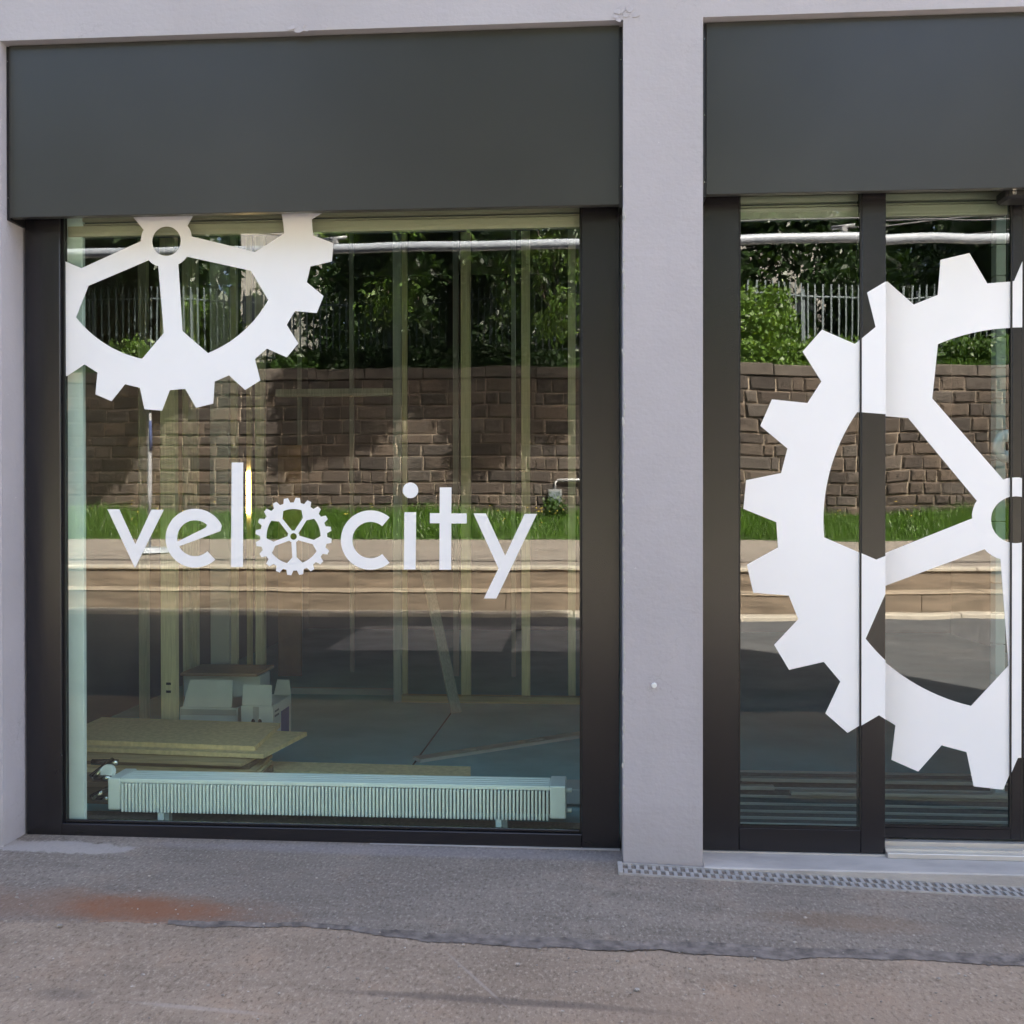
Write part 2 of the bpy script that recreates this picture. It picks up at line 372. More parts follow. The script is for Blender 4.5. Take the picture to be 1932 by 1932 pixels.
bm = bmesh.new()
for k in range(260):
    p = gnd(rng.uniform(0, 1932), rng.uniform(1640, 1930)); r_ = .0022+abs(rng.normal(0, .0022)); zz = gz(p.x, p.y)+.009 if p.y > -1.05 else gz(p.x, p.y)+.002
    bmesh.ops.create_icosphere(bm, subdivisions=1, radius=r_, matrix=Matrix.Translation((p.x, p.y, zz)) @ Matrix.Diagonal((rng.uniform(.8, 1.6), rng.uniform(.8, 1.4), .7, 1)))
o = obj('grit', mesh_from(bm, 'grit', 'grit_stone')); tag(o, 'loose grit scattered over the asphalt in front of the shop', 'grit', kind='stuff')
# ------------------------------------------------------------------ the building
XL, X1, X2, X3 = -2.708, .177, .529, 3.501      # opening edges
ZT = 3.775
bld = empty('shop_building', (0, .3, 0), 'pale grey rendered shop building with two dark framed glass openings', 'building')
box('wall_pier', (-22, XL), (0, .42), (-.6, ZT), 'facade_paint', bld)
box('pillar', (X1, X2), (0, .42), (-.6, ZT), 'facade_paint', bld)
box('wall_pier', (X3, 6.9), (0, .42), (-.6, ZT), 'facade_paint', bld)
box('lintel', (-22, 6.9), (0, .42), (ZT, 14.0), 'facade_paint', bld)
box('end_wall', (6.6, 6.899), (.421, 9), (-.6, 13.9), 'facade_paint', bld)
box('roof', (-22, 6.9), (.421, 9), (13.6, 13.99), 'concrete', bld)
box('rear_wall', (-22, 6.9), (9.001, 9.3), (-.6, 13.99), 'dark_plaster', bld)
box('door_sill', (X2+.001, X3-.001), (-.02, .52), (-.4, .006), 'concrete', bld, .006)
pp = at(1234, 1293, 0)
bm = bmesh.new(); bmesh.ops.create_cone(bm, cap_ends=True, segments=10, radius1=.013, radius2=.010, depth=.016)
bmesh.ops.rotate(bm, verts=bm.verts, matrix=Matrix.Rotation(R(90), 3, 'X'))
obj('wall_plug', mesh_from(bm, 'wall_plug', 'ceramic_white'), (pp.x, -.007, pp.z), bld)
# flaked render at the opening corners
def flake(px, py, n, wx, wz):
    bm = bmesh.new()
    for k in range(n):
        p = at(px+rng.normal(0, wx), py+rng.normal(0, wz), -.003); s = abs(rng.normal(.009, .004))+.003
        vs_ = [bm.verts.new(p+Vector((s*1.5*math.cos(a)*rng.uniform(.5, 1.2), rng.uniform(-.002, .002), s*math.sin(a)*rng.uniform(.5, 1.2)))) for a in np.linspace(0, 6.28, 6)[:-1]]
        bm.faces.new(vs_)
    r = bmesh.ops.extrude_face_region(bm, geom=bm.faces[:])
    for v in r['geom']:
        if isinstance(v, bmesh.types.BMVert): v.co.y += .006
    return obj('flaked_render', mesh_from(bm, 'flaked_render', 'facade_paint'), (0, 0, 0), bld)
flake(1165, 28, 9, 14, 7); flake(566, 56, 6, 7, 3)
bm = bmesh.new()
for k in range(120):      # chipped arris of the pillar
    z = rng.uniform(.3, 3.0); s = abs(rng.normal(.004, .002))+.002
    bmesh.ops.create_icosphere(bm, subdivisions=1, radius=s, matrix=Matrix.Translation((X1+.002+rng.normal(0, .002), .0005, z)) @ Matrix.Diagonal((.6, .5, 1.6, 1)))
obj('chipped_edge', mesh_from(bm, 'chipped_edge', 'plaster'), (0, 0, 0), bld)['kind'] = 'stuff'

# left shop window
FZ = 3.25
def frame_mesh(x0, x1, z0, z1, y0, y1, l, r, bt, tp, bev=.003):
    c = Vector(((x0+x1)/2, y0, z0)); bm = bmesh.new()
    def q(a0, a1, b0, b1): addbox(bm, a0-c.x, a1-c.x, 0, y1-y0, b0-z0, b1-z0, bev)
    q(x0, x0+l, z0, z1); q(x1-r, x1, z0, z1); q(x0+l+.0005, x1-r-.0005, z0, z0+bt); q(x0+l+.0005, x1-r-.0005, z1-tp, z1)
    return bm, c
bm, c = frame_mesh(XL+.012, X1-.010, .012, FZ, .184, .262, .174, .176, .062, .03)
win = obj('shop_window', mesh_from(bm, 'window_frame', 'frame_metal'), c, bld)
GX0, GX1 = XL+.186, X1-.186
def pane(name, x0, x1, y, z0, z1, mat, parent):
    bm = bmesh.new(); addbox(bm, -(x1-x0)/2, (x1-x0)/2, -.012, .012, 0, z1-z0); bm.faces.ensure_lookup_table()
    for f in bm.faces: f.material_index = 0 if f.calc_center_median().y < -.011 else 1
    me = mesh_from(bm, name, [mat, 'clear_back'])
    return obj(name, me, ((x0+x1)/2, y+.012, z0), parent)
pane('glass_pane', GX0+.0005, GX1-.0005, GY, .0745, 3.2195, 'pane_glass', win)
box('gasket', (GX0+.0005, GX0+.010), (.210, .2215), (.0745, 3.2), 'black_plastic', win)
box('gasket', (GX1-.010, GX1-.0005), (.210, .2215), (.0745, 3.2), 'black_plastic', win)
box('glazing_bead', (GX0+.0105, GX1-.0105), (.205, .2213), (.0745, .087), 'frame_metal', win, .002)
for px in (150, 1110): 
    p = at(px, 1562, .184); box('drain_slot', (p.x-.017, p.x+.017), (.1815, .1835), (.036, .042), 'dark_void', win)
box('sill_strip', (XL+.012, X1-.010), (.17, .30), (-.1, .0115), 'concrete', bld)

def head_rail(x0, x1, y, z0, parent):
    r_ = box('head_rail', (x0, x1), (y+.03, y+.05), (z0, 3.21), 'dull_plaster', parent)
    for za_, zb2_, d_ in ((0, .052, 0), (.058, .066, .012), (.076, .108, .006), (.116, .2, .012)):
        box('rail_rib', (x0, x1), (y+d_, y+.0295), (z0+za_, min(3.209, z0+zb2_)), 'rail_aluminium', r_, .002)
head_rail(GX0+.001, GX1-.001, .262, at(700, 436, .262).z, win)
# shutter boxes: front panel, pale inner lining, side rails with screws
def shutter_box(x0, x1, z0, screws_l, screws_r):
    b_ = box('shutter_box', (x0+.016, x1-.016), (.045, .060), (z0, ZT-.004), 'box_metal', bld, .002)
    box('bottom_lip', (x0+.016, x1-.016), (.0605, .085), (z0+.0015, z0+.0085), 'box_metal', b_)
    box('inner_lining', (x0+.02, x1-.02), (.0855, .110), (z0+.012, ZT-.05), 'rail_aluminium', b_)
    box('blind_rail', (x0+.05, x1-.05), (.112, .150), (z0+.03, z0+.055), 'rail_aluminium', b_, .004)
    box('blind_slats', (x0+.05, x1-.05), (.125, .138), (z0+.0555, ZT-.1), 'aluminium', b_)
    box('cover', (x0+.016, x1-.016), (.155, .183), (z0+.075, ZT-.05), 'rail_aluminium', b_)
    for xs, sc in (((x0+.001, x0+.0155), screws_l), ((x1-.0155, x1-.001), screws_r)):
        s = box('side_rail', xs, (.052, .180), (z0-.01, ZT-.006), 'black_plastic', b_)
        for z in sc:
            bm = bmesh.new(); bmesh.ops.create_cone(bm, cap_ends=True, segments=8, radius1=.0042, radius2=.003, depth=.004)
            bmesh.ops.rotate(bm, verts=bm.verts, matrix=Matrix.Rotation(R(90), 3, 'X'))
            obj('screw', mesh_from(bm, 'screw', 'chrome'), ((xs[0]+xs[1])/2, .0505, z), b_)
    return b_
shutter_box(XL, X1, 2.966, (3.06, 3.70), (3.05, 3.62, 3.70))
shutter_box(X2+.004, X3, 3.003, (3.06, 3.36, 3.70), (3.06, 3.36, 3.70))

# entrance: two fixed side lights and two sliding leaves
def leaf(name, x0, x1, z0, y0, y1, l, r, bt, gy, beads):
    bm, c = frame_mesh(x0, x1, z0, FZ, y0, y1, l, r, bt, .03)
    f = obj(name, mesh_from(bm, name, 'frame_metal'), c, bld)
    pane('glass_pane', x0+l+.0005, x1-r-.0005, gy, z0+bt+.0005, FZ-.0305, 'door_glass', f)
    box('gasket', (x0+l+.0005, x0+l+.006), (gy-.010, gy-.0005), (z0+bt+.0005, 3.2), 'black_plastic', f)
    box('gasket', (x1-r-.006, x1-r-.0005), (gy-.010, gy-.0005), (z0+bt+.0005, 3.2), 'black_plastic', f)
    head_rail(x0+l+.001, x1-r-.001, gy+.042, at(1500, 412, gy+.04).z, f)
    box('glazing_bead', (x0+l+.0065, x1-r-.0065), (gy-.012, gy-.0005), (z0+bt+.0005, z0+bt+.012), 'frame_metal', f)
    return f
SLX0, SLX1 = .538, 1.376
CX = 2.015
leaf('side_light', SLX0, SLX1, .014, .184, .245, .178, .108, .108, .196, 1)
leaf('sliding_door', SLX1-.10, CX-.006, .066, .258, .30, .112, .044, .050, .268, 1)
leaf('sliding_door', CX+.006, 2*CX-SLX1+.10, .066, .258, .30, .044, .112, .050, .268, 1)
leaf('side_light', 2*CX-SLX1, X3-.009, .014, .184, .245, .108, .178, .108, .196, 1)
box('seal_strip', (CX-.0055, CX+.0055), (.262, .296), (.066, 3.2), 'black_plastic', bld)
th = box('threshold', (SLX1+.002, 2*CX-SLX1-.002), (.150, .30), (.0065, .030), 'aluminium', bld, .002)
box('threshold_rail', (SLX1+.002, 2*CX-SLX1-.002), (.185, .205), (.0305, .040), 'aluminium', th)
box('threshold_rail', (SLX1+.002, 2*CX-SLX1-.002), (.232, .3), (.0305, .058), 'aluminium', th)
box('base_trim', (X2+.002, SLX1), (.176, .25), (.0065, .0135), 'aluminium', bld)
sn = box('door_sensor', (1.875, 2.155), (.10, .225), (2.975, 3.03), 'black_plastic', bld, .012)
box('sensor_eye', (1.90, 1.917), (.097, .0995), (2.99, 3.008), 'chrome', sn)
bp_ = at(1440, 1620, .20)
# ------------------------------------------------------------------ drain channel
dl = at(1168, 1636, -.05)
drain = empty('drain_channel', (.172, -.05, -.004), 'narrow galvanised slotted drain grate along the foot of pillar and entrance', 'drain')
DX0, DX1 = .172, 3.45
def dz(x): return gz(x)+.0105
bm = bmesh.new()
for (y0, y1, top) in ((-.142, -.133, .004), (-.0805, -.0755, .003), (-.022, -.012, .006)):
    for i in range(24):
        xa, xb = DX0+(DX1-DX0)*i/24, DX0+(DX1-DX0)*(i+1)/24
        v = [bm.verts.new((x-.172, y+.05, dz(x)+.004+zz)) for x in (xa, xb) for y in (y0, y1) for zz in (-.004, top)]
        for q in ((0, 2, 3, 1), (4, 5, 7, 6), (0, 1, 5, 4), (2, 6, 7, 3), (1, 3, 7, 5)): bm.faces.new([v[k] for k in q])
obj('edge_rail', mesh_from(bm, 'edge_rail', 'galvanised'), (.172, -.05, -.004), drain)
bm = bmesh.new()
v = [bm.verts.new((x-.172, y+.05, dz(x)-.018)) for x in (DX0, DX1) for y in (-.14, -.012)]
bm.faces.new((v[0], v[1], v[3], v[2])); v2 = [bm.verts.new((x-.172, -.0115+.05, dz(x)+zz)) for x in (DX0, DX1) for zz in (-.018, -.001)]
bm.faces.new((v2[0], v2[1], v2[3], v2[2]))
obj('channel_bed', mesh_from(bm, 'channel_bed', 'dark_void'), (.172, -.05, -.004), drain)  # bed and back wall near-black, the slots' inner shade painted in
box('end_cap', (DX0-.022, DX0-.001), (-.146, -.012), (-.03, .022), 'galvanised', drain, .002)
bm = bmesh.new(); addbox(bm, -.0075, .0075, -.0258, .0258, -.003, .003); ba = mesh_from(bm, 'grate_bar', 'galvanised')
k = 0; x = DX0+.012
while x < DX1 and k < 290:
    obj('grate_bar', ba, (x, -.1068, dz(x)), drain); obj('grate_bar', ba, (x+.018, -.0488, dz(x+.018)), drain)
    x += .036; k += 2

# ------------------------------------------------------------------ white vinyl: gears and lettering
def gear_loops(rot, teeth=20, seg=4):
    """unit gear; angles measured with y down; rot is the direction of one spoke"""
    P = lambda r, a: (r*math.cos(R(a)), -r*math.sin(R(a)))
    outer = []
    for k in range(teeth):
        a = rot+9+18*k
        outer += [P(.879, a-5.95), P(1.0, a-3.05), P(1.0, a+3.05), P(.879, a+5.95)]
    holes = []
    for s in range(5):
        wc = rot+36+72*s; h = []
        for i in range(17): h.append(P(.708, wc-19.6+39.2*i/16))
        h.append(P(.54, wc+30)); h.append(P(.154, wc+12.6))
        for i in range(1, 5): h.append(P(.156, wc+12.6-25.2*i/5))
        h.append(P(.154, wc-12.6)); h.append(P(.54, wc-30)); holes.append(h)
    holes.append([P(.0865, 360*i/40) for i in range(40)])
    return outer, holes
def vinyl_mesh(loops, y_th, clip=None, name='vinyl'):
    """loops of world (x,z); returns mesh facing -y; clip=(x0,x1,z0,z1)"""
    bm = bmesh.new()
    for lp in loops:
        vs_ = [bm.verts.new((x, 0, z)) for x, z in lp]
        for i in range(len(vs_)): bm.edges.new((vs_[i], vs_[(i+1) % len(vs_)]))
    bmesh.ops.triangle_fill(bm, use_beauty=True, edges=bm.edges[:], normal=(0, -1, 0))
    if clip:
        for co, no in (((clip[0], 0, 0), (-1, 0, 0)), ((clip[1], 0, 0), (1, 0, 0)), ((0, 0, clip[2]), (0, 0, -1)), ((0, 0, clip[3]), (0, 0, 1))):
            bmesh.ops.bisect_plane(bm, geom=bm.verts[:]+bm.edges[:]+bm.faces[:], plane_co=co, plane_no=no, clear_outer=True)
    r = bmesh.ops.extrude_face_region(bm, geom=bm.faces[:])
    for v in r['geom']:
        if isinstance(v, bmesh.types.BMVert): v.co.y += y_th
    return mesh_from(bm, name, 'white_vinyl')
def place_loops(unit, c, rad): return [[(c[0]+x*rad, c[1]+z*rad) for x, z in lp] for lp in unit]
VY = GY-.0022
# gear cut off by the window's left edge and top
h = at(314, 455, VY); e = at(290, 774, VY); RL = (Vector((h.x, h.z))-Vector((e.x, e.z))).length
o_, hs = gear_loops(85.8)
me = vinyl_mesh(place_loops([o_]+hs, (h.x, h.z), RL), .0018, (GX0+.011, GX1-.011, .1, 3.2), 'gear_sticker')
g = obj('gear_sticker', me, (0, VY, 0)); tag(g, 'half hidden white gear sticker on upper left of the shop window, below shutter box', 'gear sticker')
# large gear over the entrance, one piece on each frame and pane it crosses
hc = at(1930, 981, .182); e = at(1405, 935, .182); RR = (Vector((hc.x, hc.z))-Vector((e.x, e.z))).length
o_, hs = gear_loops(86.4); LP = place_loops([o_]+hs, (hc.x, hc.z), RR)
gr = empty('gear_sticker', (CX, .18, hc.z-RR), 'very large white gear sticker spread across the entrance door glass and frames', 'gear sticker')
def gp(x0, x1, y):
    me = vinyl_mesh(LP, .0015, (x0, x1, .05, 3.21), 'sticker_piece'); bm = bmesh.new(); bm.from_mesh(me); left = set(bm.verts)
    while left:
        st_, comp = [next(iter(left))], set()
        while st_:
            v = st_.pop()
            if v in comp: continue
            comp.add(v); st_ += [e_.other_vert(v) for e_ in v.link_edges]
        left -= comp; b2_ = bmesh.new(); mp = {v: b2_.verts.new(v.co) for v in comp}
        for f in bm.faces:
            if f.verts[0] in comp: b2_.faces.new([mp[v] for v in f.verts])
        obj('sticker_piece', mesh_from(b2_, 'sticker_piece', 'white_vinyl'), (0, y, 0), gr)
    bm.free()
gp(SLX0+.179, SLX1-.1145, .196-.0022); gp(SLX1-.1075, SLX1-.001, .184-.002)
gp(SLX1+.0135, CX-.051, .268-.0022); gp(CX-.0495, CX-.0065, .258-.002)
gp(CX+.0065, CX+.0495, .258-.002); gp(CX+.0505, 2*CX-SLX1-.0135, .268-.0022)
gp(2*CX-SLX1+.001, 2*CX-SLX1+.1075, .182); gp(2*CX-SLX1+.1145, 2*CX-SLX0-.179, .196-.0022)
# the word velocity
def z7(x, y): return ((x/2.2465+200)*.97576, (y/2.2465+880)*.97576)
def W7(pts): 
    out = []
    for x, y in pts:
        p = at(*z7(x, y), VY); out.append((p.x, p.z))
    return out
def arc(cx, cy, r, a0, a1, n=28): return [(cx+r*math.cos(R(a0+(a1-a0)*i/n)), cy+r*math.sin(R(a0+(a1-a0)*i/n))) for i in range(n+1)]
letters = {}
letters['v'] = [[(17, 235), (68, 235), (138, 388), (208, 237), (262, 237), (137, 490)]]
letters['e'] = [[(508, 330)]+arc(398, 361, 128, -25, -313, 44)+arc(398, 361, 78, 47, 153, 16),
                arc(398, 361, 78, 169, 312, 24)+[(445, 314)]]
letters['l'] = [[(557, 32), (607, 32), (606, 486), (554, 486)]]
letters['c'] = [arc(1160, 369, 129, -50, -310, 40)+arc(1160, 369, 79, 50, 310, 36)]
letters['i'] = [[(1307, 248), (1358, 248), (1356, 497), (1305, 497)], arc(1333.5, 153, 34, 0, 351, 39)]
letters['t'] = [[(1461, 140), (1512, 140), (1511, 253), (1578, 253), (1578, 297), (1511, 297), (1510, 498), (1459, 498), (1460, 296), (1418, 296), (1418, 252), (1460, 252)]]
letters['y'] = [[(1607, 253), (1661, 253), (1745, 437), (1830, 255), (1883, 255), (1707, 623), (1652, 623), (1716, 492)]]
lt = empty('window_lettering', (at(606, 1070, VY).x, VY, at(606, 1070, VY).z), 'white lower-case vinyl word velocity with a gear for the o, on shop window', 'lettering')
for ch, lps in letters.items():
    obj('letter', vinyl_mesh([W7(l) for l in lps], .0018, None, 'letter'), (0, VY, 0), lt)
h = at(553.7, 1012.2, VY); e = at(553.7, 1012.2+73.3, VY)
o_, hs = gear_loops(87.5)
obj('gear_letter', vinyl_mesh(place_loops([o_]+hs, (h.x, h.z), h.z-e.z), .0018, None, 'gear_letter'), (0, VY, 0), lt)

# ------------------------------------------------------------------ inside the shop
FL = 0.0
def sbox(name, *a): o = box(name, *a); o['kind'] = 'structure'; return o
sbox('shop_floor', (-3.6, 4.6), (.32, 8.6), (-.3, FL), 'shop_concrete')
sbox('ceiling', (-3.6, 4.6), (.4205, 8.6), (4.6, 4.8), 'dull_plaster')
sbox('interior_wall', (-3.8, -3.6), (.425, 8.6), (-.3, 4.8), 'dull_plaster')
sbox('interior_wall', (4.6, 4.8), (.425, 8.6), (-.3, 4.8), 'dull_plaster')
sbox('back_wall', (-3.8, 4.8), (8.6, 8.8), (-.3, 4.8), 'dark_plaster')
def post_at(px0, px1, Y, z0, z1, d, name, mat, parent, bev=.003):
    a = at(px0, 1200, Y).x; b_ = at(px1, 1200, Y).x
    return box(name, (a, b_), (Y, Y+d), (z0, z1), mat, parent, bev)
pier = post_at(123.5, 158, .266, FL, 3.4, .03, 'white_pier', 'carton_white', None)
pier.name = 'inner_pier'; tag(pier, 'narrow pale green-white pier inside the glass at the left window edge', 'pier')
def uchannel(px0, px1, Y, z0, z1, mat, parent, slots=0):
    a = at(px0, 1200, Y).x; b_ = at(px1, 1200, Y).x; bm = bmesh.new(); wd = b_-a; c = Vector(((a+b_)/2, Y, z0))
    addbox(bm, -wd/2, -wd/2+.006, 0, .05, 0, z1-z0); addbox(bm, wd/2-.006, wd/2, 0, .05, 0, z1-z0)
    addbox(bm, -wd/2+.0062, wd/2-.0062, .012, .016, 0, z1-z0)
    addbox(bm, -wd*.12, wd*.12, .006, .0118, 0, z1-z0)
    s = obj('stud', mesh_from(bm, 'stud', mat), c, parent)
    return s
pf = empty('stud_partition', (at(380, 1200, 2.6).x, 2.6, 0), 'bare partition studs standing behind the letters v and e inside shop', 'partition frame')
uchannel(262, 277, 2.3, FL, 4.55, 'stud_zinc', pf)
st = post_at(303, 331, 1.98, FL, 4.55, .06, 'stud', 'stud_timber', pf)
bp0 = at(317, 1200, 1.978)
for py in (1290, 1305):
    p = at(318, py, 1.978); box('punched_hole', (p.x-.016, p.x+.016), (1.976, 1.979), (p.z-.008, p.z+.008), 'dark_void', st)
uchannel(345, 356, 2.6, FL, 4.55, 'stud_zinc', pf); uchannel(361, 372, 2.9, FL, 4.55, 'stud_zinc', pf)
post_at(397, 432, 3.0, FL, 4.55, .05, 'stud', 'plaster', pf); post_at(434, 447, 3.2, FL, 4.55, .05, 'stud', 'stud_zinc', pf)
uchannel(482, 499, 3.4, FL, 4.55, 'stud_zinc', pf)
xa = at(240, 1200, 2.9).x
box('top_track', (xa, at(500, 1200, 2.9).x), (2.2, 2.28), (4.50, 4.549), 'stud_zinc', pf)
pr = empty('stud_partition', (at(900, 1200, 3.7).x, 3.7, 0), 'open stud partition with door header and timber foot plate, right half of shop window', 'partition frame')
Y2 = 3.72
uchannel(742, 757, Y2-.04, FL, 4.55, 'plaster', pr); uchannel(758.5, 768, Y2+.05, FL, 4.55, 'stud_timber', pr)
uchannel(870, 888, Y2, FL+.06, 4.55, 'stud_timber', pr); uchannel(984, 1000, Y2, FL+.06, 4.55, 'stud_timber', pr)
uchannel(1072, 1086, Y2+.3, FL, 4.55, 'stud_zinc', pr)
uchannel(660, 667, 5.2, FL, 4.55, 'plaster', pr); uchannel(562, 568, 5.4, FL, 4.55, 'plaster', pr)
uchannel(855, 865, 5.0, FL, 4.55, 'plaster', pr); uchannel(965, 973, 5.0, FL, 4.55, 'plaster', pr)
a, b_ = at(522, 735, Y2), at(741.5, 747, Y2)
box('door_header', (a.x, b_.x), (Y2-.03, Y2+.03), (b_.z, a.z), 'grey_timber', pr)
a, b_ = at(550, 1307, Y2+.3), at(741.5, 1316, Y2+.3)
box('floor_track', (a.x, b_.x), (Y2+.28, Y2+.34), (FL+.001, FL+.05), 'plaster', pr)
box('foot_plate', (at(758, 1320, Y2).x, at(1140, 1320, Y2).x), (Y2-.03, Y2+.05), (FL+.001, FL+.058), 'plank_wood', pr, .003)
# leaning board
p0, p1 = at(861, 1328, 3.25), at(800, 1045, 3.62)
d = (p1-p0); L = d.length; bm = bmesh.new(); addbox(bm, -.045, .045, -.012, .012, 0, L, .003)
lb = obj('leaning_board', mesh_from(bm, 'leaning_board', 'grey_timber'), (p0.x, p0.y, FL+.012))
lb.rotation_euler = d.to_track_quat('Z', 'Y').to_euler()
tag(lb, 'pale narrow board leaning against the studs behind the letters t and y', 'board')
# warm lamp strip with wood panel beside it
lx = at(468, 900, 4.3)
lm = empty('strip_lamp', (lx.x, 4.3, 0), 'lit warm vertical lamp strip glowing just right of the letter l', 'lamp')
za, zb = at(468, 968, 4.3).z, at(468, 890, 4.3).z
tube('lamp_tube', [(lx.x, 4.3, za), (lx.x, 4.3, zb)], .016, 'lamp_glow', lm); box('lamp_post', (lx.x-.02, lx.x+.02), (4.32, 4.36), (FL, 4.55), 'stud_timber', lm)
a, b_ = at(524, 840, 4.9), at(566, 1000, 4.9)
wp = box('wood_panel', (a.x, a.x+.22), (4.9, 4.93), (FL+.001, a.z), 'copper_panel'); tag(wp, 'brown wooden panel standing deep in the shop, lit warm by the lamp strip', 'panel')
# cartons
def carton(name, x0, x1, y0, y1, z0, z1, mat, parent=None, t_=.006):
    c = Vector(((x0+x1)/2, (y0+y1)/2, z0)); a, d_ = (x1-x0)/2, (y1-y0)/2; hh = z1-z0; bm = bmesh.new()
    addbox(bm, -a, a, -d_, -d_+t_, 0, hh); addbox(bm, -a, a, d_-t_, d_, 0, hh)
    addbox(bm, -a, -a+t_, -d_+t_, d_-t_, 0, hh); addbox(bm, a-t_, a, -d_+t_, d_-t_, 0, hh); addbox(bm, -a+t_, a-t_, -d_+t_, d_-t_, .001, t_)
    return obj(name, mesh_from(bm, name, mat), c, parent), c, a, d_, hh
def flap(parent, x0, x1, y, z, ln, tilt, mat, taper=.0):
    bm = bmesh.new(); wd = x1-x0
    v = [bm.verts.new(q) for q in ((0, 0, 0), (wd, 0, 0), (wd, 0, ln), (wd*taper, 0, ln))]
    f = bm.faces.new(v); r = bmesh.ops.extrude_face_region(bm, geom=[f])
    for q in r['geom']:
        if isinstance(q, bmesh.types.BMVert): q.co.y += .006
    o = obj('flap', mesh_from(bm, 'flap', mat), (x0, y, z), parent); o.rotation_euler = (tilt, 0, 0); return o
p0, p1 = at(340, 1372, 2.05), at(449, 1372, 2.05)
b1e = empty('carton', (p0.x, 2.2, FL), 'large white carton with raised flap behind the board stack in shop', 'carton', 'cartons on the shop floor')
zt = at(400, 1335, 2.05).z
b1, c, a, d_, hh = carton('carton_body', p0.x, p1.x, 2.05, 2.66, FL, zt, 'carton_white', b1e)
flap(b1e, at(344, 1335, 2.05).x, at(437, 1335, 2.05).x, 2.052, zt+.002, .18, R(-7), 'carton_white', .14)
box('carton_band', (p0.x+.004, p1.x-.01), (2.046, 2.0495), (zt-.05, zt-.012), 'plaster', b1e)
box('upper_carton', (at(352, 1300, 2.45).x, at(495, 1300, 2.45).x), (2.40, 2.62), (zt+.005, at(420, 1275, 2.4).z), 'carton_white', b1e)
fl_ = box('carton_lid', (at(356, 1300, 2.5).x, at(497, 1300, 2.5).x), (2.35, 2.75), (at(420, 1274, 2.4).z+.001, at(420, 1271, 2.4).z+.01), 'carton_brown', b1e)
p0, p1 = at(455, 1372, 1.98), at(512, 1372, 1.98); zt = at(480, 1332, 1.98).z
b2e = empty('carton', (p0.x, 2.1, FL), 'small white carton with blue print on its side beside the larger carton', 'carton', 'cartons on the shop floor')
b2, c, a, d_, hh = carton('carton_body', p0.x, p1.x+.01, 1.98, 2.40, FL, zt, 'carton_white', b2e)
flap(b2e, p0.x+.005, p1.x, 1.985, zt+.002, .135, R(-4), 'carton_white', .02)
fl2 = flap(b2e, p1.x-.10, p1.x+.02, 2.36, zt+.002, .12, R(20), 'carton_white', .3)
box('blue_print', (p1.x+.0102, p1.x+.0125), (2.16, 2.34), (FL+.02, zt-.07), 'print_blue', b2e)
for zz in (zt-.05, zt-.08): box('print_line', (p1.x+.0102, p1.x+.0122), (2.02, 2.11), (zz, zz+.012), 'post_dark', b2e)
box('packing_tape', (p0.x+.08, p0.x+.12), (1.9775, 1.9797), (FL+.01, zt-.005), 'plaster', b2e)
bm = bmesh.new()
for dx in (-.022, .022): bmesh.ops.create_uvsphere(bm, u_segments=8, v_segments=6, radius=.017, matrix=Matrix.Translation((dx, 0, 0)) @ Matrix.Diagonal((.8, .15, 1.2, 1)))
q = at(484, 1362, 1.978); obj('grip_hole', mesh_from(bm, 'grip_hole', 'dark_void'), q, b2e)
# stack of boards, front left
def board(name, corners, z0, z1, mat, label):
    bm = bmesh.new(); c = Vector((corners[0][0], corners[0][1], z0))
    lo = [bm.verts.new((x-c.x, y-c.y, 0)) for x, y in corners]; hi = [bm.verts.new((x-c.x, y-c.y, z1-z0)) for x, y in corners]
    bm.faces.new(lo[::-1]); bm.faces.new(hi); n = len(lo)
    for i in range(n): bm.faces.new((lo[i], lo[(i+1) % n], hi[(i+1) % n], hi[i]))
    o = obj(name, mesh_from(bm, name, mat), c); tag(o, label, 'board', 'boards stacked on the shop floor'); return o
def hz(px, py, z):
    p = gnd(px, py, z); return (p.x, p.y)
def topboard(zs, A, B, C, D): return [hz(*q, zs) for q in (A, B, C, D)]
Z5 = .262
boards = [
 (Z5, .026, [(100, 1394), (481, 1408), (529, 1364), (192, 1353)], 'chipboard', 'topmost yellow chipboard of the stack behind the radiator'),
 (Z5-.027, .024, [(100, 1408), (497, 1423), (579, 1381), (200, 1366)], 'chipboard', 'second board of the stack, its corner sticking out furthest right'),
 (Z5-.058, .018, [(100, 1427), (455, 1440), (540, 1400), (200, 1384)], 'plank_wood', 'third board of the stack, pale notch under the jutting chipboard'),
 (Z5-.077, .022, [(100, 1432), (470, 1444), (512, 1412), (200, 1394)], 'board_dark', 'dark brown thick board, fourth from the top of the stack'),
 (Z5-.100, .016, [(100, 1440), (482, 1454), (514, 1424), (200, 1404)], 'plank_wood', 'pale edged thin board, fifth from the top of the stack'),
 (Z5-.117, .016, [(100, 1449), (484, 1463), (514, 1434), (200, 1414)], 'chipboard', 'second pale thin board, sixth from the top of the stack'),
 (Z5-.134, .036, [(100, 1460), (480, 1474), (516, 1444), (200, 1424)], 'board_dark', 'thick brown board, second from the bottom of the stack'),
]
zc = Z5
for i, (zt_, th_, cs, mt_, lab) in enumerate(boards):
    b0 = boards[i+1][0] if i+1 < len(boards) else None
    board('stacked_board', topboard(zt_, *cs), zt_-th_, zt_, mt_, lab)
    if b0 is not None and zt_-th_-b0 > .0005:
        pass
board('stacked_board', topboard(Z5-.171, (100, 1482), (470, 1496), (514, 1462), (200, 1446)), .001, Z5-.171, 'board_dark', 'bottom dark board of the stack, resting on the floor')
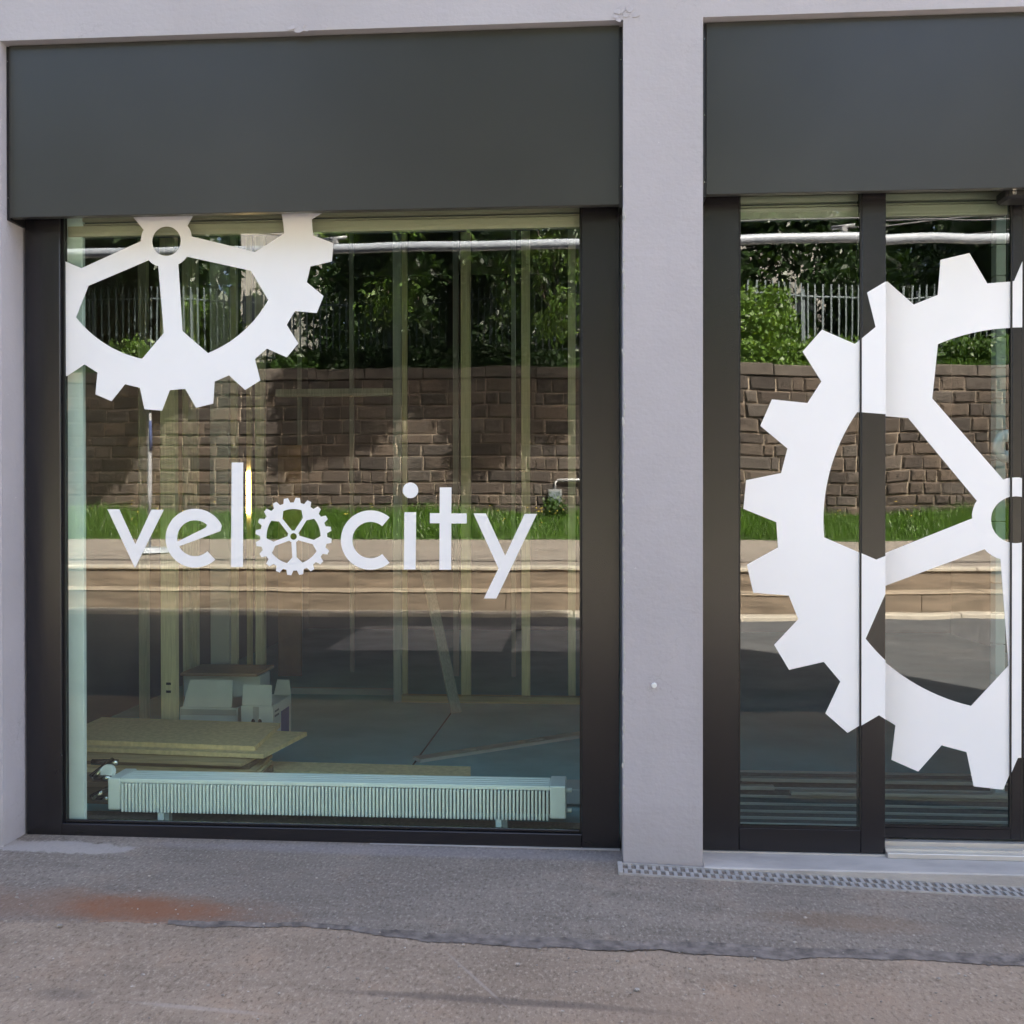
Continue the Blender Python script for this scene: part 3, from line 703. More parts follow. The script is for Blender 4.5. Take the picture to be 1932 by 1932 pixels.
# long plank behind the radiator, notched rule on the floor
p = [hz(*q, .10) for q in ((500, 1452), (888, 1466), (888, 1446), (500, 1436))]
o = board('long_plank', p, .055, .10, 'chipboard', 'long yellowish plank lying just behind the radiator, ending mid window'); o['group'] = ''; del o['group']
bl = obj('plank_block', box('tmp', (0, .2), (0, .1), (0, .0535), 'board_dark').data, (p[0][0]+.3, (p[0][1]+p[2][1])/2, .0275)); bpy.data.objects.remove(bpy.data.objects['tmp'])
tag(bl, 'dark wooden block under the long plank behind the radiator', 'block')
ru = empty('slotted_rule', (*hz(940, 1420, .02), 0), 'grey straightedge with oblong slots lying slanted on the shop floor', 'straightedge')
q0, q1 = Vector((*hz(793, 1437, .01), .0)), Vector((*hz(1150, 1382, .01), .0)); d = q1-q0; n_ = Vector((-d.y, d.x, 0)).normalized()
bm = bmesh.new(); L = d.length; dn = d.normalized(); wd = .10
segs = [0, .20, .30, .55, .65, .90, 1.0]
def strip(a0, a1, w0, w1):
    pts = [q0+dn*(a0*L)+n_*w0*wd, q0+dn*(a1*L)+n_*w0*wd, q0+dn*(a1*L)+n_*w1*wd, q0+dn*(a0*L)+n_*w1*wd]
    lo = [bm.verts.new(pp_-WL[ru]+Vector((0, 0, .002))) for pp_ in pts]; hi = [bm.verts.new(pp_-WL[ru]+Vector((0, 0, .022))) for pp_ in pts]
    bm.faces.new(hi); bm.faces.new(lo[::-1])
    for i in range(4): bm.faces.new((lo[i], lo[(i+1) % 4], hi[(i+1) % 4], hi[i]))
strip(0, 1, 0, .3); strip(0, 1, .7, 1)
for a0, a1 in ((0, .2), (.30, .55), (.65, .9)): strip(a0, a1, .3, .7)
obj('rule_blade', mesh_from(bm, 'rule_blade', 'aluminium'), WL[ru], ru)
# floor joint
j0, j1 = Vector((*hz(863, 1330, .0), 0)), Vector((*hz(775, 1450, 0), 0)); d = (j1-j0).normalized(); n_ = Vector((-d.y, d.x, 0))*.006
bm = bmesh.new(); bm.faces.new([bm.verts.new(v) for v in (j0+n_+Vector((0, 0, .004)), j0-n_+Vector((0, 0, .004)), j1-n_+Vector((0, 0, .004)), j1+n_+Vector((0, 0, .004)))])
o = obj('floor_joint', mesh_from(bm, 'floor_joint', 'dark_void')); o['kind'] = 'structure'

# radiator under the window
ry = .42
A, B = at(203, 1500, ry), at(1068, 1500, ry)
zb_, zt_ = .072, .232
rad = empty('radiator', ((A.x+B.x)/2, ry, FL), 'long low white finned radiator standing behind the bottom of the shop window', 'radiator')
X0, X9 = A.x, B.x
RD = .20
box('end_block', (X0, X0+.065), (ry, ry+RD), (zb_, zt_), 'white_enamel', rad, .005)
box('end_block', (X9-.080, X9), (ry, ry+RD), (zb_, zt_), 'white_enamel', rad, .005)
box('top_rail', (X0+.0655, X9-.0805), (ry+.002, ry+.03), (zt_-.022, zt_), 'white_enamel', rad, .004)
for k in range(1, 5): box('top_rail', (X0+.0655, X9-.0805), (ry+.036*k+.004, ry+.036*k+.026), (zt_-.02, zt_-.001), 'white_enamel', rad, .003)
box('shade_core', (X0+.066, X9-.081), (ry+.045, ry+RD-.02), (zb_+.01, zt_-.03), 'dark_void', rad)  # core behind the fins, coloured near-black as painted shade between them
bm = bmesh.new(); addbox(bm, -.0055, .0055, 0, .04, 0, zt_-zb_-.016, .002); fin = mesh_from(bm, 'fin', 'white_enamel')
nf = 118; 
for k in range(nf):
    x = X0+.078+(X9-X0-.080-.078-.012)*k/(nf-1); obj('fin', fin, (x, ry-.006, zb_-.008), rad)
for px in (313, 952):
    p = at(px, 1560, ry); box('foot_bracket', (p.x-.012, p.x+.012), (ry+.01, ry+.05), (FL+.001, zb_-.009), 'aluminium', rad); box('foot_clamp', (p.x-.045, p.x-.014), (ry+.0, ry+.02), (zb_-.05, zb_-.009), 'white_enamel', rad, .004)
for zz in (zb_+.035, zb_+.135):
    tube('bleed_valve', [(X9+.0005, ry+.03, zz), (X9+.028, ry+.03, zz)], .011, 'white_enamel', rad)
for zz, up_ in ((zb_+.045, .03), (zb_+.15, .05)):
    q = [(X0-.001, ry+.04, zz), (X0-.03, ry+.04, zz), (X0-.09, ry+.04, zz)]
    tube('connector', q, [.013, .017, .013], 'chrome', rad); tube('elbow', [(X0-.09, ry+.04, zz), (X0-.105, ry+.04, zz+.004), (X0-.03, ry+.13, zz+up_*1.5)], [.016, .017, .012], 'chrome', rad)
bm = bmesh.new(); bmesh.ops.create_cone(bm, cap_ends=True, segments=20, radius1=.04, radius2=.034, depth=.03); bmesh.ops.bevel(bm, geom=bm.edges[:], offset=.004, segments=1, affect='EDGES')
bmesh.ops.rotate(bm, verts=bm.verts, matrix=Matrix.Rotation(R(65), 3, 'X'))
obj('valve_knob', mesh_from(bm, 'valve_knob', 'white_enamel', False), (X0-.035, ry+.075, zb_+.175), rad)
tube('supply_pipe', [(X0-.02, ry+.16, zt_+.04), (X0-.07, ry+.16, zt_+.04), (X0-.16, ry+.16, zt_+.04)], [.016, .018, .015], 'chrome', rad)
# ledge profile at the right
lg = box('wall_duct', (at(1060, 1480, 1.0).x, at(1130, 1480, 1.0).x), (.85, 1.05), (.02, .10), 'plaster', None, .004); tag(lg, 'pale low duct end at the right behind the radiator', 'duct')
sbox('window_ledge', (GX0-.1, GX1+.1), (.265, .40), (-.3, .02), 'mat_rubber')

# entrance mat: bars seen through the door glass
em = empty('entrance_mat', (1.98, .9, 0), 'ribbed metal entrance mat on the floor behind the door glass', 'mat')
ys = [.36, .45, .55, .66, .78, .92, 1.07, 1.24, 1.42, 1.62]
for i, (ya, yb) in enumerate(zip(ys, ys[1:])):
    z = .03-.002*i
    box('mat_rib', (.56, 3.40), (ya+.006, yb-.018), (.001, z), 'mat_rubber', em, .003)
    box('mat_bar', (.56, 3.40), (yb-.016, yb-.004), (.001, z+.010), 'aluminium', em, .002)
bm = bmesh.new(); addbox(bm, -.013, .013, -.022, .022, 0, .012); me = mesh_from(bm, 'mat_slot_bar', 'aluminium')
for k in range(56): obj('mat_slot_bar', me, (1.35+k*.036, .335, .001), em)
# loose laths on the mat
for i, (x0, x1, Y, z) in enumerate(((.9, 2.2, 1.30, .038), (1.12, 2.6, 1.02, .042), (.70, 1.05, 1.12, .040))):
    o = box('lath', (x0, x1), (Y, Y+.05), (z, z+.02), 'aluminium', None, .002)
    tag(o, ('thin metal lath lying furthest back on the entrance mat', 'longest metal lath lying across the middle of the entrance mat', 'short metal lath at the left end of the entrance mat')[i], 'lath', 'laths on the entrance mat')
# pale jointed post and white ring inside the door
xa, xb = at(1878, 1200, 1.2).x, at(1897, 1200, 1.2).x
jp = empty('jointed_post', ((xa+xb)/2, 1.25, 0), 'pale jointed post inside the door, under the hub of the large gear', 'post')
z = .0015; k = 0
while z < 3.3:
    box('post_block', (xa, xb), (1.2, 1.27), (z, z+.165), 'carton_white', jp, .003); z += .169; k += 1
q = at(1900, 842, .40)
bm = bmesh.new(); rr = []
for i in range(28):
    a = 2*math.pi*i/28; ring = []
    for k in range(8):
        bb = 2*math.pi*k/8; rad_ = .044+.026*math.cos(bb); ring.append(bm.verts.new((rad_*math.cos(a)*.95, .02*math.sin(bb), rad_*math.sin(a)*1.15)))
    rr.append(ring)
for i in range(28):
    for k in range(8): bm.faces.new((rr[i][k], rr[(i+1) % 28][k], rr[(i+1) % 28][(k+1) % 8], rr[i][(k+1) % 8]))
rg = empty('white_ring', q, 'small white oval ring hanging behind the door glass above the gear hub', 'ring')
obj('ring_body', mesh_from(bm, 'ring_body', 'ceramic_white', True), q, rg)
tube('ring_cord', [q+Vector((0, 0, .06)), Vector((q.x, q.y, 4.59))], .002, 'cable', rg, 5)
# ------------------------------------------------------------------ across the street (seen mirrored in the glass)
XA, XB = -26, 24
def rowY(px, py, Y): return ref(px, py, Y).z
KY = -10.5
kb = empty('street_kerb', (0, KY, -.09)); kb['kind'] = 'structure'
def stones(name, parent, x0, x1, step, y0, y1, z0, z1, mat, gap=.012, bev=.015, vary=.25):
    x = x0
    while x < x1:
        ln = step*(1+rng.uniform(-vary, vary)); box(name, (x, min(x+ln, x1)-gap), (y0, y1), (z0, z1), mat, parent, bev); x += ln
stones('kerb_stone', kb, -17, 16, 1.9, KY-.38, KY, -.3, -.02, 'kerb_granite')
tp = empty('terrace_steps', (0, -11, 0)); tp['kind'] = 'structure'
stones('step_block', tp, -17, 16, 3.1, KY-1.02, KY-.385, -.3, .25, 'step_stone', .004, .008)
stones('step_block', tp, -17, 16, 2.6, KY-1.42, KY-1.022, .0, .56, 'step_stone', .004, .008)
stones('nosing', tp, -17, 16, 3.3, KY-1.02, KY-.37, .2505, .275, 'nosing_stone')
stones('kerb_stone', tp, -17, 16, 1.9, KY-1.40, KY-.985, .5605, .625, 'kerb_granite')
PY0, PY1 = KY-1.4, -15.96
grid_sheet('pavement', [-60]+lin(-20, 20, 20)+[60], [PY1-.5]+lin(PY1, PY0, 6), lambda x, y: .62+(.914-.62)*min(1, (PY0-y)/(PY0-PY1)), 'pavement_asphalt')
WY = -17.46
grid_sheet('grass_bank', [-60]+lin(-20, 20, 30)+[60], lin(WY-.3, PY1+.02, 6), lambda x, y: .918+(1.40-.918)*min(1, (PY1+.02-y)/1.3), 'soil_green')
# grass blades
def blades(name, n, xr, yr, zf, h0, h1, mat, width=.012):
    P = np.empty((n, 3, 3)); x = rng.uniform(*xr, n); y = rng.uniform(*yr, n); z = np.array([zf(a, b) for a, b in zip(x, y)])
    hgt = rng.uniform(h0, h1, n)*(1+.5*np.sin(x*1.3)*np.sin(x*.37+2)); an = rng.uniform(0, 6.28, n); ln = rng.normal(0, .35, (n, 2))
    dx, dy = np.cos(an)*width, np.sin(an)*width
    P[:, 0] = np.stack([x-dx, y-dy, z-.01], 1); P[:, 1] = np.stack([x+dx, y+dy, z-.01], 1)
    P[:, 2] = np.stack([x+ln[:, 0]*hgt, y+ln[:, 1]*hgt, z+hgt], 1)
    me = bpy.data.meshes.new(name); me.vertices.add(n*3); me.vertices.foreach_set('co', P.ravel())
    me.loops.add(n*3); me.loops.foreach_set('vertex_index', np.arange(n*3)); me.polygons.add(n)
    me.polygons.foreach_set('loop_start', np.arange(n)*3); me.update(calc_edges=True); me.validate(); me.materials.append(MATS[mat]); return me
zb = lambda x, y: .918+(1.40-.918)*min(1, (PY1+.02-y)/1.3)
o = obj('grass', blades('grass', 42000, (-17, 15), (WY+.1, PY1+.02), zb, .10, .28, 'grass_blade')); tag(o, 'green verge grass at the foot of the stone wall, mirrored in the glass', 'grass', kind='stuff')
bm = bmesh.new()
for k in range(90):
    cx = random.choice((-8.6, -5.6, 3.4, 6.2, -1)); x = rng.normal(cx, .9); y = rng.uniform(WY+.2, PY1-.2); s = .016
    bmesh.ops.create_icosphere(bm, subdivisions=1, radius=s, matrix=Matrix.Translation((x, y, zb(x, y)+rng.uniform(.18, .36))))
o = obj('flowers', mesh_from(bm, 'flowers', 'flower_yellow')); tag(o, 'tiny yellow flowers dotted through the verge grass', 'flowers', kind='stuff')
# retaining wall of squared sandstone
rw = empty('retaining_wall', (0, WY, 1.3), 'brown squared sandstone retaining wall across the street, mirrored in the glass', 'wall')
box('wall_core', (-40, 40), (WY-.6, WY-.010), (.5, 4.40), 'mortar', rw)
cand = []; z = 1.32; row = 0
while z < 4.36:
    hgt = rng.choice([.22, .27, .31, .33]); hgt = min(hgt, 4.42-z); x = -15.5+rng.uniform(-.4, 0)
    while x < 13:
        ln = rng.choice([.2, .33, .42, .55, .7])*rng.uniform(.85, 1.15); cand.append((x, z, ln, hgt, rng.uniform(-.018, .022))); x += ln
    z += hgt
def px_of(x, zz):
    """mirrored photo column of a wall point"""
    v = Vector((x, 2*GY-WY, zz))-CAM; k_ = v.dot(fwd); return 966+1932*v.dot(rt)/k_, 966-1932*v.dot(up)/k_
def vis(c):
    u, v = px_of(c[0]+c[2]/2, c[1]+c[3]/2)
    inw = (130 < u < 1095) or (1395 < u < 1630) or (1672 < u < 1905)
    return inw
cand.sort(key=lambda c: (not vis(c), -c[2]*c[3]))
def stone_bm(bm, x, z, ln, hg, dp, ox=0, oz=0):
    g = .012; j = lambda: rng.normal(0, .008)
    a = [(x+g-ox, z+g-oz), (x+ln-g-ox, z+g-oz), (x+ln-g-ox, z+hg-g-oz), (x+g-ox, z+hg-g-oz)]
    bk = [bm.verts.new((u, -.09, v)) for u, v in a]; md = [bm.verts.new((u+j()*.6, .004, v+j()*.6)) for u, v in a]
    cx, cz = (x+ln/2-ox), (z+hg/2-oz)
    fr = [bm.verts.new((cx+(u-cx)*.84+j(), .022+abs(dp)*1.4+j(), cz+(v-cz)*.76+j())) for u, v in a]
    for A_, B_ in ((bk, md), (md, fr)):
        for i in range(4): bm.faces.new((A_[i], A_[(i+1) % 4], B_[(i+1) % 4], B_[i]))
    bm.faces.new(fr)
for (x, z, ln, hg, dp) in cand[:296]:
    bm = bmesh.new(); stone_bm(bm, x, z, ln, hg, dp, x, z); obj('stone', mesh_from(bm, 'stone', 'sandstone'), (x, WY, z), rw)
bm = bmesh.new()
for (x, z, ln, hg, dp) in cand[296:]: stone_bm(bm, x, z, ln, hg, dp)
rs = obj('stonework', mesh_from(bm, 'stonework', 'sandstone'), (0, WY, 0), rw); rs['kind'] = 'stuff'
x = -26
while x < 24:
    ln = rng.uniform(1.1, 1.7); box('coping_stone', (x, x+ln-.012), (WY-.55, WY+.05), (4.42, 4.42+rng.uniform(.23, .27)), 'coping_stone', rw, .02); x += ln
# meter box and conduit on the wall, small ivy
p = ref(1046, 948, WY+.15); jb = empty('meter_box', (p.x, WY+.1, 1.5), 'small grey meter box with bent conduit on the stone wall, mirrored at right of lettering', 'meter box')
box('box_body', (p.x-.17, p.x+.17), (WY+.03, WY+.2), (p.z-.34, p.z+.30), 'post_grey', jb, .01); box('box_door', (p.x-.14, p.x+.14), (WY+.2005, WY+.212), (p.z-.30, p.z+.26), 'fence_paint', jb, .004)
tube('conduit', [(p.x, WY+.1, p.z+.3), (p.x, WY+.1, p.z+.46), (p.x+.08, WY+.1, p.z+.5), (p.x+1.6, WY+.1, p.z+.5)], .035, 'post_grey', jb)
# ground behind the wall
def hill(x, y): 
    d = (WY-.5)-y; return 4.5+.28*min(d, 3)+.10*max(0, d-3)+.25*math.sin(x*.5+1)*min(1, d/4)
grid_sheet('hillside', [-200, -90, -50]+lin(-28, 28, 40)+[50, 90, 200], [-300, -120, -70, -50]+lin(-40, WY-.5, 22), hill, 'soil_green')
o = obj('bank_grass', blades('bank_grass', 30000, (-2, 14), (-21.5, WY-.55), hill, .10, .30, 'grass_blade', .02)); tag(o, 'sunlit rough grass growing on the bank above the stone wall', 'grass', kind='stuff')
# palisade fence on the bank
FY = -20.2
fe = empty('palisade_fence', (0, FY, hill(0, FY)), 'pale grey vertical bar fence on the bank above the stone wall', 'fence')
bm = bmesh.new(); addbox(bm, -.017, .017, -.012, .012, 0, 1.86); bm.verts.ensure_lookup_table()
me = mesh_from(bm, 'picket', 'fence_paint')
x = -15.0
while x < 13.2:
    obj('picket', me, (x, FY, hill(x, FY)+.06), fe); x += .165
for zz in (.25, 1.62):
    pts = [(xx, FY-.03, hill(xx, FY)+zz) for xx in lin(-15.2, 13.4, 30)]; tube('rail', pts, .028, 'fence_paint', fe, 6)
for x in lin(-15, 13, 11): box('fence_post', (x-.035, x+.035), (FY-.10, FY-.06), (hill(x, FY)-.2, hill(x, FY)+1.8), 'fence_paint', fe)

# foliage
def leaves(name, C, Rd, n, size, mat, droop=.3, asp=.42, shell=.55):
    """C (k,3) cluster centres, Rd (k,3) radii"""
    C = np.asarray(C, float); Rd = np.asarray(Rd, float); vol = Rd.prod(1); idx = rng.choice(len(C), n, p=vol/vol.sum())
    d = rng.normal(size=(n, 3)); d /= np.linalg.norm(d, axis=1)[:, None]; r = rng.uniform(shell**3, 1, n)**(1/3)
    P = C[idx]+d*Rd[idx]*r[:, None]+rng.normal(0, .08, (n, 3))
    ax = rng.normal(size=(n, 3)); ax[:, 2] -= droop; ax /= np.linalg.norm(ax, axis=1)[:, None]
    q = rng.normal(size=(n, 3)); q[:, 2] += .0; sd_ = np.cross(ax, q); sd_ /= np.linalg.norm(sd_, axis=1)[:, None]
    s = size*rng.uniform(.6, 1.35, n)[:, None]; nr = np.cross(ax, sd_)
    V = np.empty((n, 4, 3)); V[:, 0] = P; V[:, 1] = P+ax*s*.45+sd_*s*asp*.5+nr*s*.08; V[:, 2] = P+ax*s; V[:, 3] = P+ax*s*.45-sd_*s*asp*.5+nr*s*.08
    me = bpy.data.meshes.new(name); me.vertices.add(n*4); me.vertices.foreach_set('co', V.ravel())
    me.loops.add(n*4); me.loops.foreach_set('vertex_index', np.arange(n*4)); me.polygons.add(n); me.polygons.foreach_set('loop_start', np.arange(n)*4)
    me.update(calc_edges=True); me.validate(); me.materials.append(MATS[mat]); return me
def tree(loc, hgt, clusters, n, size, mat, label, limbs=5, tr=.28):
    x, y = loc; z = hill(x, y)-.15
    t_ = empty('broadleaf_tree', (x, y, z), label, 'tree', 'trees on the bank across the street')
    bm = bmesh.new(); pts = [(0, 0, 0), (.1, .05, hgt*.3), (-.05, .1, hgt*.6), (.1, 0, hgt*.9)]; tube_bm(bm, pts, [tr, tr*.8, tr*.5, tr*.15], 9)
    cl = list(clusters); 
    for (cx, cy, cz, rx, ry_, rz) in cl[:limbs*3]:
        tgt = Vector((cx-x, cy-y, cz-z)); st_ = Vector((0, .03, max(hgt*.22, min(hgt*.7, tgt.z*.7)))); md = (st_+tgt)/2+Vector((0, 0, .4)); tube_bm(bm, [st_, md, tgt], [tr*.38, tr*.22, tr*.07], 6)
    obj('trunk', mesh_from(bm, 'trunk', 'bark', True), (x, y, z), t_)
    C = [c_[:3] for c_ in cl]; Q = [c_[3:] for c_ in cl]
    # finer sub clumps so that the crown has gaps
    CC, QQ = [], []
    for c_, q_ in zip(C, Q):
        kk = max(4, int(9*q_[0]*q_[1]*q_[2]/2.0)); kk = min(kk, 26)
        for _ in range(kk):
            dd = rng.normal(size=3); dd /= np.linalg.norm(dd); CC.append(np.array(c_)+dd*np.array(q_)*rng.uniform(.4, .95)); s = rng.uniform(.35, .8); QQ.append((s*1.15, s*1.15, s*.7))
    CC = np.array(CC)-np.array((x, y, z))
    obj('crown', leaves('crown', CC, QQ, n, size, mat, .5), (x, y, z), t_); return t_
def ring(cx, cy, cz, rad, n, r0, zj=1.0):
    out = []
    for k in range(n):
        a = rng.uniform(0, 6.28); rr_ = rad*math.sqrt(rng.random()); r_ = r0*rng.uniform(.75, 1.25)
        out.append((cx+rr_*math.cos(a), cy+rr_*math.sin(a), cz+rng.uniform(-zj, zj), r_, r_, r_*.75))
    return out
tree((-3.2, -20.4), 15, ring(-1.4, -18.4, 12.2, 3.0, 22, 1.5, 1.2)+ring(-2.6, -19.4, 9.4, 2.2, 10, 1.3, 1.2)+ring(-2.6, -19.6, 7.2, 2.8, 9, .8, 1.1)+ring(-3.5, -20, 8.5, 3.4, 12, 1.5, 1.8), 56000, .22, 'leaf_dark', 'tall tree overhanging the wall, mirrored in the right half of shop window')
tree((-11.6, -23), 14, ring(-12.2, -18.0, 10.4, 2.6, 20, 1.5, 1.8)+ring(-12.5, -23.5, 7.6, 2.4, 9, 1.4, 1.4), 24000, .26, 'leaf_dark', 'tall dark tree mirrored behind the left gear')
tree((11.5, -23.4), 15, ring(13.2, -20.0, 10.5, 3.2, 24, 1.6, 2.6)+ring(10.2, -22.6, 7.6, 2.4, 10, 1.3, 1.4), 26000, .24, 'leaf_dark', 'dense dark tree mirrored above the large gear')
tree((15.5, -22), 14, ring(15, -20.5, 9.5, 3.6, 20, 1.7, 2.6), 14000, .26, 'leaf_mid', 'tree furthest right of those across the street')
tree((-16.5, -22), 14, ring(-16, -20.5, 9.5, 3.6, 22, 1.7, 2.8), 14000, .26, 'leaf_dark', 'tree furthest left of those across the street')
for i, (x, y, lab) in enumerate(((-17.5, -30, 'dark back row tree behind the left fence stretch'), (-6.2, -31, 'dark back row tree between the two tall front trees'), (0.5, -30, 'dark back row tree behind the overhanging tree, to its right'), (3.4, -31, 'dark back row tree beside the pale house'),
      (13.6, -30, 'dark back row tree behind the dense dark tree'), (8.9, -29.5, 'slim dark tree half covering the pale house'), (-15.2, -29, 'leafy tree just left of the narrow pale house'), (19, -31, 'back row tree furthest right'), (-23, -31, 'back row tree furthest left'))):
    k_ = .38 if 'slim' in lab else (.55 if 'leafy' in lab else 1)
    tree((x, y), 13, ring(x, y+1, 10.6, 3.6*k_, int(20*k_+4), 1.8*(.5+.5*k_), 3.2)+ring(x, y+2, 7.2, 3.4*k_, int(12*k_+2), 1.6*(.5+.5*k_), .6), int(17000*k_*(2.4 if k_ < .5 else 1)), .34 if k_ > .5 else .2, 'leaf_dark', lab)
sp_c = []
for k in range(24):
    px = rng.uniform(640, 1110) if k % 3 else rng.uniform(930, 1110); py = rng.uniform(425, 640); Yq = rng.uniform(-17.2, -16.0); q = ref(px, py, Yq); r_ = rng.uniform(.16, .42)
    sp_c.append((q.x, q.y, q.z, r_*1.2, r_*.8, r_))
SPR = [o for o in bpy.data.objects if o.name.startswith('broadleaf_tree')][0]
lz = WL[SPR]
obj('hanging_sprays', leaves('hanging_sprays', [(a-lz.x, b_-lz.y, c_-lz.z) for a, b_, c_, *_ in sp_c], [q[3:] for q in sp_c], 1500, .17, 'leaf_bright', 1.1, .34, .1), lz, SPR)
bm = bmesh.new()
for (a, b_, c_, *_r) in sp_c: tube_bm(bm, [(a-lz.x, b_-lz.y, c_-lz.z), (a-lz.x-.2, b_-lz.y-1.0, c_-lz.z+.9), (a-lz.x-.3, b_-lz.y-2.4, c_-lz.z+2.2)], [.006, .012, .025], 5)
tw = obj('twigs', mesh_from(bm, 'twigs', 'bark'), lz, SPR); tw['kind'] = 'stuff'
# overhanging boughs between wall and sun; they dapple the wall with shade
TR = [o for o in bpy.data.objects if o.name.startswith('broadleaf_tree')]
def boughs(root, pts, n, top):
    l0 = WL[root]; cc, qq = [], []; bm = bmesh.new()
    for px, py in pts:
        wp_ = ref(px, py, WY); t_ = (-13.6+rng.uniform(-.5, .5)-WY)/sv.y; p_ = wp_+sv*t_-l0; r_ = rng.uniform(.26, .42)
        cc.append(tuple(p_)); qq.append((r_*1.2, r_, r_*.8))
        st_ = Vector((0, 0, top)); tube_bm(bm, [st_, (st_+p_)/2+Vector((0, 0, .9)), p_], [.07, .04, .012], 5)
    obj('bough_leaves', leaves('bough_leaves', cc, qq, n, .24, 'leaf_dark', .4, .5, .05), l0, root)
    o_ = obj('bough', mesh_from(bm, 'bough', 'bark'), l0, root); return o_
boughs(TR[0], [(600, 722), (680, 716), (740, 742), (700, 792), (645, 802), (592, 790), (880, 722), (950, 732), (922, 790), (900, 842), (948, 828), (1010, 730), (1062, 722), (1040, 772), (830, 716), (780, 712), (560, 840), (900, 760), (985, 760), (640, 745), (560, 730)], 30000, 8.5)
l0 = WL[TR[0]]
cu = [(x_+rng.uniform(-.3, .3)-l0.x, -16.5+rng.uniform(-.4, .4)-l0.y, z_+rng.uniform(-.3, .3)-l0.z) for x_ in lin(-5.6, 3.2, 10) for z_ in (8.9, 10.3, 11.8, 13.3)]
obj('upper_crown', leaves('upper_crown', cu, [(.85, .7, .9)]*len(cu), 22000, .3, 'leaf_dark', .4, .5, .1), l0, TR[0])  # unseen curtain of leaves, added to keep sun off the bank
boughs(TR[1], [(200, 790), (215, 850), (182, 880), (250, 785), (230, 735), (180, 740), (150, 820), (330, 735)], 11000, 7.5)
def bush(x, y, rx, ry_, rz, n, mat, label, size=.12, name='bush'):
    z = hill(x, y) if y < WY-.4 else zb(x, y)
    t_ = empty(name, (x, y, z-.05), label, 'bush', 'bushes above the stone wall')
    bm = bmesh.new()
    for k in range(6):
        a = rng.uniform(0, 6.28); tube_bm(bm, [(0, 0, 0), (rx*.25*math.cos(a), ry_*.25*math.sin(a), rz*.6), (rx*.55*math.cos(a), ry_*.55*math.sin(a), rz*1.3)], [.03, .02, .008], 5)
    obj('stem', mesh_from(bm, 'stem', 'bark', True), (x, y, z-.05), t_)
    CC, QQ = [], []
    for _ in range(26):
        dd = rng.normal(size=3); dd /= np.linalg.norm(dd); CC.append((dd[0]*rx*.75, dd[1]*ry_*.75, rz*(.95+dd[2]*.75))); s = rng.uniform(.28, .5); QQ.append((rx*s, ry_*s, rz*s))
    obj('foliage', leaves('foliage', CC, QQ, n, size, mat, .2, .6, .3), (x, y, z-.05), t_)
q = ref(385, 620, -20.9); bush(q.x, -21.0, .95, .7, .75, 6000, 'leaf_bright', 'clipped bright bush behind the fence, mirrored in the left gear')
q = ref(1440, 600, -20.0); bush(q.x-.4, -19.7, 1.0, .8, 1.0, 7000, 'leaf_bright', 'bright rounded bush at the left fence end, mirrored in the side light')
q = ref(1840, 660, -19); bush(q.x, -18.8, 1.7, .7, .42, 6000, 'leaf_mid', 'low wide shrub on the wall top, mirrored inside the large gear')
q = ref(1500, 660, -18.6); bush(q.x, -18.5, 2.0, .5, .36, 8000, 'leaf_bright', 'low bright shrub along the coping, mirrored in the side light')
q = ref(560, 665, -18.6); bush(q.x, -18.5, .55, .4, .28, 2200, 'leaf_mid', 'small green shrub on the coping, mirrored beside the left gear')
q = ref(255, 650, -18.9); bush(q.x, -18.8, .6, .5, .42, 2500, 'leaf_bright', 'small bright shrub on the coping, mirrored inside the left gear')
q = ref(800, 660, -18.6); bush(q.x, -18.6, 3.4, .5, .34, 8000, 'leaf_dark', 'long dark shrub row on the coping under the overhanging tree')
q = ref(1046, 985, WY+.3); bush(q.x, WY+.3, .22, .15, .2, 500, 'leaf_mid', 'little plant growing at the foot of the wall below the meter box', .09, 'wall_plant')
# far belt of trees up the slope, one mass
fb_c = [(x+rng.uniform(-1, 1), rng.uniform(-64, -54), rng.uniform(10, 23), 3.2, 2.5, 2.8) for x in lin(-42, 42, 75) for _ in range(2)]
o = obj('far_wood', leaves('far_wood', [c_[:3] for c_ in fb_c], [c_[3:] for c_ in fb_c], 26000, .85, 'leaf_dark', .2, .6, .2)); tag(o, 'dark belt of distant trees on the slope behind everything', 'wood', kind='stuff')
# pale house far behind
def house(x0, x1, y0, y1, z0, z1, label, wins):
    h_ = empty('pale_house', ((x0+x1)/2, y1, z0), label, 'house', 'houses up the slope')
    box('wall', (x0, x1), (y0, y1), (z0-2, z1), 'house_wall', h_)
    bm = bmesh.new(); c = Vector(((x0+x1)/2, (y0+y1)/2, z1)); a, d_ = (x1-x0)/2+.4, (y1-y0)/2+.4
    v = [bm.verts.new(q) for q in ((-a, -d_, .01), (a, -d_, .01), (a, d_, .01), (-a, d_, .01), (-a, 0, 2.2), (a, 0, 2.2))]
    for f in ((0, 1, 5, 4), (2, 3, 4, 5), (0, 4, 3), (1, 2, 5), (0, 3, 2, 1)): bm.faces.new([v[k] for k in f])
    obj('roof', mesh_from(bm, 'roof', 'roof_tile'), c, h_)
    for (wx, wz) in wins:
        f = box('window', (wx-.5, wx+.5), (y1+.001, y1+.06), (wz, wz+1.3), 'house_wall', h_); box('pane', (wx-.42, wx+.42), (y1+.061, y1+.07), (wz+.08, wz+1.22), 'window_dark', f)
house(5.6, 9.4, -42, -35.5, 7, 12.5, 'pale rendered house up the slope, mirrored at the top of the side light', ((6.6, 8.6), (8.6, 8.6)))
q = ref(485, 560, -34); house(q.x-.7, q.x+1.0, -40, -34, 6, 14.5, 'pale house behind the fence, mirrored through the left gear', ((q.x-.2, 8.6),))
